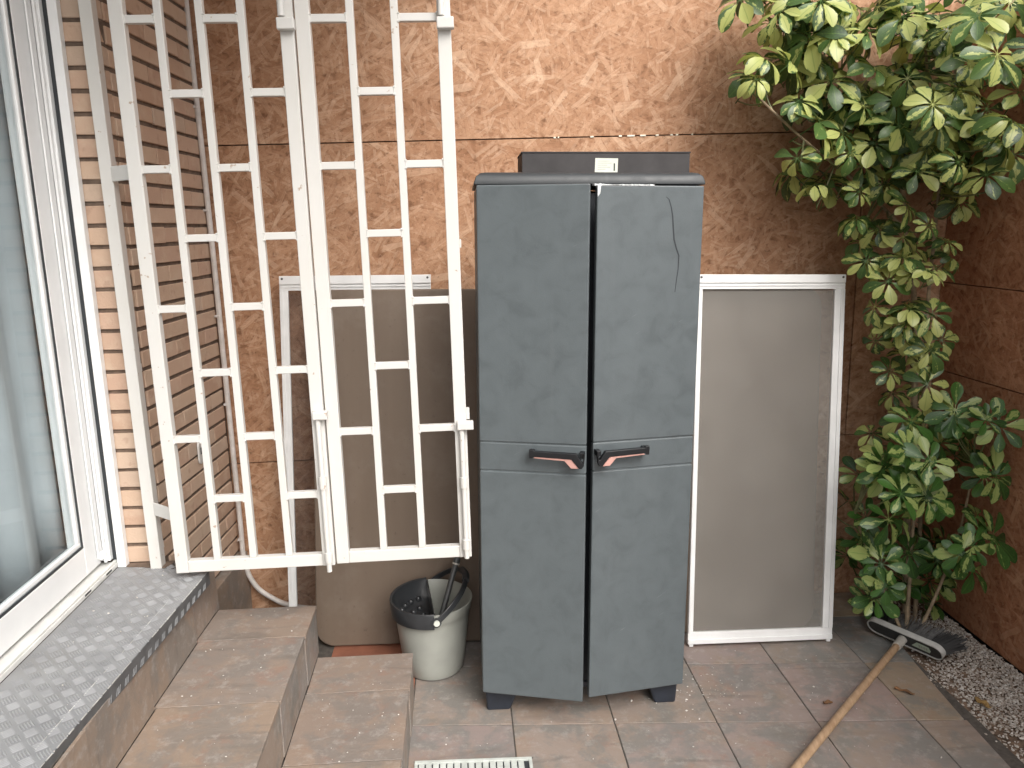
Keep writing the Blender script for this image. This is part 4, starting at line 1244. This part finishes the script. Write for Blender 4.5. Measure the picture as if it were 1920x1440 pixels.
mb = MB(); gbox(gx0+0.0102, gx1-0.0102, 0.0122, 0.1078, -0.0005, 0.0012); mb.build('gutter', P['gasket'], dg)
mb = MB(); gbox(gx0-0.004, gx1+0.004, -0.004, -0.0002, -0.0005, 0.0006); mb.build('seam', P['gasket'], dg)

# =================================================================== DRY LEAVES
def dry_leaf(loc, L, wdt, ang, mat, label, z):
    mb = MB(); q = random.Random(int(L*1e5)+3)
    vs_, fs_ = [], []
    n = 9
    for i in range(n):
        t = i/(n-1); wv = wdt*math.sin(math.pi*min(1, t*1.02))**0.8 + 0.0008
        x = L*(t-0.5); yv = 0.010*math.sin(t*4+1)
        for s_ in (-1, -0.4, 0.4, 1):
            vs_.append((x, yv+s_*wv/2, 0.003+0.010*abs(s_)*math.sin(t*5+s_*1.3)**2+q.uniform(0, 0.002)))
    for i in range(n-1):
        for k in range(3): a = i*4+k; fs_.append((a, a+4, a+5, a+1))
    R = Matrix.Rotation(ang, 4, 'Z')
    mb.add([(R @ Vector(v)) + Vector((loc[0], loc[1], z)) for v in vs_], fs_)
    o = mb.build('dry_leaf', mat, smooth=True)
    mo = o.modifiers.new('thick', 'SOLIDIFY'); mo.thickness = 0.0007
    tag(o, label, 'dry leaf', 'fallen dry leaves')
dry_leaf((1.500, 2.336), 0.062, 0.014, -0.35, P['dry'], 'long brown dry leaf on the ochre tile near the gravel', fz(1.5)+0.001)
dry_leaf((1.205, 2.292), 0.030, 0.016, 0.9, P['dry'], 'tiny brown dry leaf beside the broom pole', fz(1.2)+0.001)
dry_leaf((1.735, 2.262), 0.055, 0.032, -0.8, P['dry_yellow'], 'yellowish dry leaf lying on the white gravel', bed_z(1.735, 2.262)+0.008)

# =================================================================== PLANTS
CROWN = [(0.92, 2.62, 2.3), (1.08, 2.66, 2.23), (1.19, 2.68, 2.27), (1.33, 2.73, 2.28), (1.4, 2.66, 2.29), (1.62, 2.72, 2.21), (1.58, 2.41, 2.2), (1.78, 2.56, 2.28), (1.14, 2.73, 2.15), (1.19, 2.63, 2.11), (1.35, 2.72, 2.16), (1.15, 2.44, 2.15), (1.35, 2.56, 2.08), (1.62, 2.49, 2.08), (1.8, 2.59, 2.1), (1.88, 2.6, 2.01), (0.9, 2.4, 2.02), (1.07, 2.48, 1.97), (1.15, 2.5, 1.91), (1.34, 2.72, 2.0), (1.42, 2.67, 1.98), (1.39, 2.46, 1.89), (1.62, 2.68, 1.99), (1.56, 2.45, 1.99), (1.78, 2.62, 1.96), (1.74, 2.44, 1.9), (1.04, 2.4, 1.79), (1.26, 2.7, 1.85), (1.24, 2.47, 1.81), (1.32, 2.48, 1.84), (1.56, 2.74, 1.84), (1.64, 2.71, 1.85), (1.62, 2.5, 1.78), (1.87, 2.74, 1.83), (1.88, 2.59, 1.81), (1.21, 2.64, 1.72), (1.28, 2.47, 1.69), (1.51, 2.73, 1.73), (1.54, 2.64, 1.65), (1.72, 2.74, 1.77), (1.8, 2.71, 1.71), (1.72, 2.5, 1.74), (1.24, 2.53, 1.88), (1.46, 2.46, 1.75), (1.26, 2.45, 2.16), (1.35, 2.42, 2.2), (1.55, 2.51, 2.18), (1.23, 2.61, 2.05), (1.37, 2.4, 2.02), (1.63, 2.64, 1.92), (1.01, 2.52, 2.24), (1.17, 2.51, 2.25), (1.4, 2.69, 1.79), (1.43, 2.57, 1.98), (1.42, 2.75, 1.99), (1.15, 2.92, 2.16), (1.9, 2.81, 1.92), (1.65, 2.91, 1.75), (1.9, 2.93, 1.82), (1.52, 2.81, 1.81), (1.9, 2.88, 1.85), (1.71, 2.71, 1.89), (1.64, 2.81, 2.23), (1.28, 2.86, 2.11), (1.47, 2.94, 2.06), (1.9, 3.0, 1.7), (1.46, 2.88, 2.24), (1.9, 2.8, 1.92), (1.01, 2.72, 2.08), (1.9, 2.95, 1.72), (1.19, 2.74, 2.15), (1.11, 2.81, 2.35), (1.42, 2.84, 2.33), (1.84, 2.84, 1.72), (1.71, 2.78, 1.88), (1.59, 2.81, 1.89), (1.9, 2.85, 1.81), (1.58, 2.85, 1.94), (1.4, 2.94, 1.74), (1.66, 2.71, 1.92), (1.35, 2.78, 1.99), (1.74, 2.91, 1.81), (1.55, 2.7, 1.91), (1.31, 2.78, 1.74), (1.4, 2.94, 1.95), (1.77, 2.98, 2.06), (1.27, 2.96, 1.79), (1.43, 2.8, 2.26), (1.34, 2.95, 2.21), (1.62, 2.9, 1.91), (1.21, 2.87, 1.79), (1.46, 2.87, 1.94), (1.81, 2.76, 1.66), (1.52, 2.77, 1.72)]
COLUMN = [(1.5, 2.74, 1.57), (1.59, 2.73, 1.54), (1.62, 2.63, 1.58), (1.74, 2.7, 1.52), (1.42, 2.66, 1.46), (1.49, 2.63, 1.39), (1.58, 2.64, 1.41), (1.69, 2.68, 1.43), (1.46, 2.65, 1.3), (1.59, 2.65, 1.29), (1.66, 2.63, 1.27), (1.5, 2.7, 1.17), (1.62, 2.69, 1.18), (1.77, 2.73, 1.16), (1.58, 2.73, 1.05), (1.65, 2.66, 1.09), (1.63, 2.78, 0.95), (1.66, 2.62, 1.02), (1.38, 2.69, 1.59), (1.56, 2.67, 1.23), (1.57, 2.69, 1.47), (1.67, 2.64, 1.14), (1.55, 2.77, 0.8), (1.62, 2.69, 0.87), (1.51, 2.63, 0.74), (1.73, 2.73, 0.83), (1.88, 2.97, 1.51), (1.78, 2.86, 1.22), (1.46, 2.81, 1.6), (1.63, 2.82, 1.21), (1.6, 2.96, 1.46), (1.6, 2.96, 1.59), (1.83, 2.96, 0.93), (1.73, 2.88, 1.09), (1.9, 2.97, 1.05), (1.7, 2.98, 1.39), (1.8, 2.97, 1.1), (1.72, 2.88, 1.29), (1.84, 2.83, 1.46), (1.66, 2.78, 1.5)]
LOW = [(1.76, 2.6, 0.86), (1.82, 2.51, 0.88), (1.88, 2.67, 0.81), (1.77, 2.68, 0.75), (1.86, 2.5, 0.86), (1.54, 2.51, 0.78), (1.6, 2.47, 0.75), (1.88, 2.75, 0.67), (1.84, 2.52, 0.67), (1.88, 2.49, 0.68), (1.41, 2.58, 0.68), (1.52, 2.63, 0.65), (1.66, 2.62, 0.65), (1.78, 2.67, 0.53), (1.5, 2.46, 0.64), (1.45, 2.67, 0.47), (1.45, 2.52, 0.52), (1.59, 2.6, 0.49), (1.64, 2.53, 0.6), (1.85, 2.52, 0.46), (1.88, 2.47, 0.46), (1.44, 2.57, 0.36), (1.5, 2.54, 0.34), (1.68, 2.67, 0.32), (1.76, 2.61, 0.31), (1.72, 2.43, 0.42), (1.36, 2.5, 0.27), (1.5, 2.57, 0.2), (1.72, 2.72, 0.14), (1.82, 2.71, 0.16), (1.85, 2.6, 0.19), (1.72, 2.42, 0.16), (1.46, 2.68, 0.37), (1.86, 2.56, 0.3), (1.49, 2.61, 0.16), (1.9, 2.82, 0.02), (1.88, 2.89, 0.55), (1.9, 2.81, 0.3), (1.82, 2.78, 0.5), (1.54, 2.82, 0.59), (1.59, 2.84, 0.25), (1.85, 2.9, 0.72), (1.9, 2.88, 0.81), (1.9, 2.71, 0.77), (1.9, 2.94, 0.59), (1.9, 2.81, 0.53), (1.6, 2.74, 0.62), (1.8, 2.79, 0.54), (1.9, 2.73, 0.78), (1.9, 2.81, 0.29), (1.9, 2.79, 0.31), (1.8, 2.77, 0.32), (1.53, 2.84, 0.24), (1.66, 2.76, 0.52), (1.78, 2.76, 0.56), (1.72, 2.73, 0.3), (1.9, 2.87, 0.84)]
def hug(pts, y0, y1, a, b):        # draw the branches in towards the wall they grow against
    out = []
    for x, y, z in pts:
        k = max(0.0, min(1.0, (1.62-x)/0.25))          # near the side wall they reach forward
        yn = y + k*(a + (y-y0)*(b-a)/(y1-y0) - y); f = yn/y
        out.append((min(x*f, 1.9), yn, 1.6+(z-1.6)*f))
    return out
CROWN = hug(CROWN, 2.4, 3.0, 2.70, 3.0)
COLUMN = hug(COLUMN, 2.62, 2.98, 2.78, 3.0)
def leaf_mesh(name, seed, n, L, wid, droop, mat):
    q = random.Random(seed)
    vs_, fs_, uvs, lid = [], [], [], []
    ST = [(0.0, 0.05), (0.16, 0.30), (0.38, 0.72), (0.62, 1.0), (0.82, 0.86), (0.95, 0.45), (1.0, 0.10)]
    for k in range(n):
        a = 2*math.pi*(k+q.uniform(-0.18, 0.18))/n
        big = q.uniform(0.72, 1.1)
        Lk, Wk = L*big, wid*q.uniform(0.85, 1.1)*big
        el0 = q.uniform(-0.10, 0.30) - droop*0.2      # start angle over the horizontal
        curl = droop*q.uniform(0.7, 1.4)
        b = len(vs_); tw = q.uniform(-0.35, 0.35)
        r, z = 0.016, 0.0
        ca, sa_ = math.cos(a), math.sin(a)
        prev = 0.0
        idv = q.random()
        # stalk of the leaflet
        for i, (t, w) in enumerate(ST):
            el = el0 - curl*t
            dl_ = (t-prev)*Lk; prev = t
            r += dl_*math.cos(el); z += dl_*math.sin(el)
            hw_ = w*Wk/2
            for s_ in (-1, 0, 1):
                side = s_*hw_*math.cos(tw)
                zz = z + abs(s_)*hw_*0.28 + s_*hw_*math.sin(tw)
                j = 1+q.uniform(-0.06, 0.06)
                vs_.append((r*ca - side*j*sa_, r*sa_ + side*j*ca, zz))
                uvs.append((t, (s_+1)/2)); lid.append(idv)
        for i in range(len(ST)-1):
            for c in range(2):
                p = b+i*3+c
                fs_.append((p, p+3, p+4, p+1))
        # thin petiolule
        p0 = len(vs_)
        for (rr, zz) in ((0.0, 0.0), (0.020, 0.001)):
            for s_ in (-1, 1):
                vs_.append((rr*ca - s_*0.0011*sa_, rr*sa_ + s_*0.0011*ca, zz)); uvs.append((0, 0.0)); lid.append(0.5)
        fs_.append((p0, p0+2, p0+3, p0+1))
    # petiole going back to the stem
    p0 = len(vs_); PN = 5
    for zz, rr in ((0.0, 0.0019), (-0.05, 0.0020), (-0.10, 0.0024)):
        for c in range(PN):
            aa = 2*math.pi*c/PN
            vs_.append((rr*math.cos(aa), rr*math.sin(aa), zz)); uvs.append((0, 0.0)); lid.append(0.5)
    for i in range(2):
        for c in range(PN):
            fs_.append((p0+i*PN+c, p0+i*PN+(c+1) % PN, p0+(i+1)*PN+(c+1) % PN, p0+(i+1)*PN+c))
    me = bpy.data.meshes.new(name); me.from_pydata(vs_, [], fs_)
    ul = me.uv_layers.new(name='UVMap')
    for lp in me.loops: ul.data[lp.index].uv = uvs[lp.vertex_index]
    at = me.attributes.new('leaflet', 'FLOAT', 'POINT'); at.data.foreach_set('value', lid)
    me.polygons.foreach_set('use_smooth', [True]*len(me.polygons))
    me.materials.append(mat)
    return me

rp = random.Random(21)
def stem_tubes(lines, mat, root, name='stem'):
    for pts, r0, r1 in lines:
        sp = spline(pts, 6)
        mb = MB(); mb.tube(sp, [r0+(r1-r0)*i/(len(sp)-1) for i in range(len(sp))], 8)
        mb.build(name, mat, root, smooth=True)
def nearest(lines, p):
    best = None
    for pts, _, _ in lines:
        for i in range(len(pts)-1):
            a, b = Vector(pts[i]), Vector(pts[i+1]); ab = b-a
            t = max(0, min(1, (p-a).dot(ab)/ab.dot(ab)))
            q = a+ab*t
            if best is None or (q-p).length < (best-p).length: best = q
    return best
def hang_leaves(root, pts, meshes, lines, smin, smax, up_w, front_w):
    tw = MB()
    for p in pts:
        p = Vector(p)
        s = nearest(lines, p - Vector((0, 0, 0.06)))
        out = p - s; out.z *= 0.3
        if out.length < 0.02: out = Vector((rp.uniform(-1, 1), -0.6, 0))
        out.normalize()
        n = out*0.55 + Vector((0, -front_w, up_w)) + Vector((rp.gauss(0, 0.28), rp.gauss(0, 0.28), rp.gauss(0, 0.2)))
        if p.y > 2.9: n.y -= 0.3
        n.normalize()
        q = n.to_track_quat('Z', 'Y') @ Matrix.Rotation(rp.uniform(0, 6.28), 3, 'Z').to_quaternion()
        sc = rp.uniform(smin, smax) * (0.76 if root is tall and p.z < 1.72 else 1.0)
        # keep the fan clear of the walls
        rad = 0.10*sc
        if p.x + rad > XR-0.01: p.x = XR-0.01-rad
        if p.y + rad*0.9 > YB-0.01: p.y = YB-0.01-rad*0.9
        o = bpy.data.objects.new('leaf', rp.choice(meshes)); col.objects.link(o); o.parent = root
        o.location = p - Vector(root.location); o.rotation_euler = q.to_euler(); o.scale = (sc, sc, sc)
        e = p - n*0.09*sc
        mid = (e+s)/2 + Vector((0, 0, -0.01))
        if (e-s).length > 0.03:
            tw.tube(spline([s, mid, e], 3), [0.0042, 0.004, 0.0036, 0.0033, 0.003, 0.0028, 0.0024], 5)
    tw.build('twigs', P['twig'], root, kind='stuff', smooth=True)

tall = thing('umbrella_plant', (1.734, 2.72, -0.02), 'tall cream variegated umbrella plant spreading over the wall corner, above the broom', 'plant', 'umbrella plants in the wall corner')
T_LINES = [([(1.734, 2.72, -0.03), (1.745, 2.79, 0.30), (1.755, 2.83, 0.62), (1.757, 2.85, 0.95), (1.735, 2.87, 1.30), (1.68, 2.87, 1.56), (1.61, 2.84, 1.80), (1.50, 2.88, 2.00), (1.32, 2.88, 2.18), (1.10, 2.88, 2.40)], 0.015, 0.006),
           ([(1.77, 2.73, -0.03), (1.80, 2.80, 0.37), (1.795, 2.83, 0.80), (1.78, 2.85, 1.2), (1.77, 2.83, 1.6), (1.77, 2.82, 1.95), (1.80, 2.80, 2.35)], 0.009, 0.005),
           ([(1.68, 2.87, 1.56), (1.47, 2.86, 1.74), (1.24, 2.80, 1.88), (1.04, 2.74, 2.02)], 0.007, 0.004),
           ([(1.61, 2.84, 1.80), (1.68, 2.82, 2.0), (1.64, 2.78, 2.2), (1.55, 2.76, 2.48)], 0.007, 0.004)]
stem_tubes(T_LINES, P['bark'], tall)
pale = [leaf_mesh('umbrella_leaf', 100+k, 7+k % 3, 0.094, 0.050, 0.55+0.18*(k % 4), P['leaf_pale']) for k in range(6)]
top_fill = [(rp.uniform(1.1, 1.85), rp.uniform(2.75, 2.95), rp.uniform(2.40, 2.55)) for _ in range(6)]
more = [(rp.uniform(1.2, 1.9), rp.uniform(2.74, 3.0), rp.uniform(1.72, 2.42)) for _ in range(56)]
more = [p for p in more if p[2] > 2.30 - 0.62*(p[0]-1.0) - 0.1 and p[2] > 1.72+0.5*max(0, p[0]-1.6)]
more += [(rp.uniform(1.02, 1.36), rp.uniform(2.72, 2.95), rp.uniform(2.12, 2.44)) for _ in range(12)]
more += [(rp.uniform(1.5, 1.89), rp.uniform(2.35, 2.75), rp.uniform(1.78, 2.34)) for _ in range(14)]
more += [(x+rp.uniform(-0.07, 0.07), y+rp.uniform(-0.1, 0.08), z+rp.uniform(-0.07, 0.07)) for x, y, z in COLUMN[:26:6] if z < 1.7]
hang_leaves(tall, CROWN + COLUMN + top_fill + more, pale, T_LINES, 0.75, 1.2, 0.62, 0.50)

low = thing('umbrella_plant', (1.68, 2.64, -0.02), 'low bushy glossy green umbrella plant growing behind the broom head', 'plant', 'umbrella plants in the wall corner')
L_LINES = [([(1.68, 2.64, -0.03), (1.70, 2.68, 0.25), (1.72, 2.72, 0.5), (1.76, 2.74, 0.72)], 0.008, 0.004),
           ([(1.69, 2.63, -0.03), (1.60, 2.66, 0.18), (1.52, 2.68, 0.36), (1.46, 2.68, 0.52)], 0.007, 0.004),
           ([(1.70, 2.63, -0.03), (1.78, 2.62, 0.22), (1.84, 2.62, 0.45), (1.87, 2.62, 0.72)], 0.007, 0.004)]
stem_tubes(L_LINES, P['bark'], low)
green = [leaf_mesh('green_umbrella_leaf', 200+k, 7+k % 3, 0.088, 0.046, 0.12+0.14*(k % 4), P['leaf_green']) for k in range(5)]
lowpts = [(x, y, z+0.03) for x, y, z in LOW] + [(x+rp.uniform(-0.08, 0.08), y+rp.uniform(-0.02, 0.15), z+rp.uniform(0.02, 0.10)) for x, y, z in LOW[:35:5]]
lowpts = [(max(x, 1.50), max(y, 2.74) if z < 0.26 and x > 1.5 else y, z) for x, y, z in lowpts]
hang_leaves(low, lowpts, green, L_LINES, 0.7, 1.1, 0.55, 0.80)
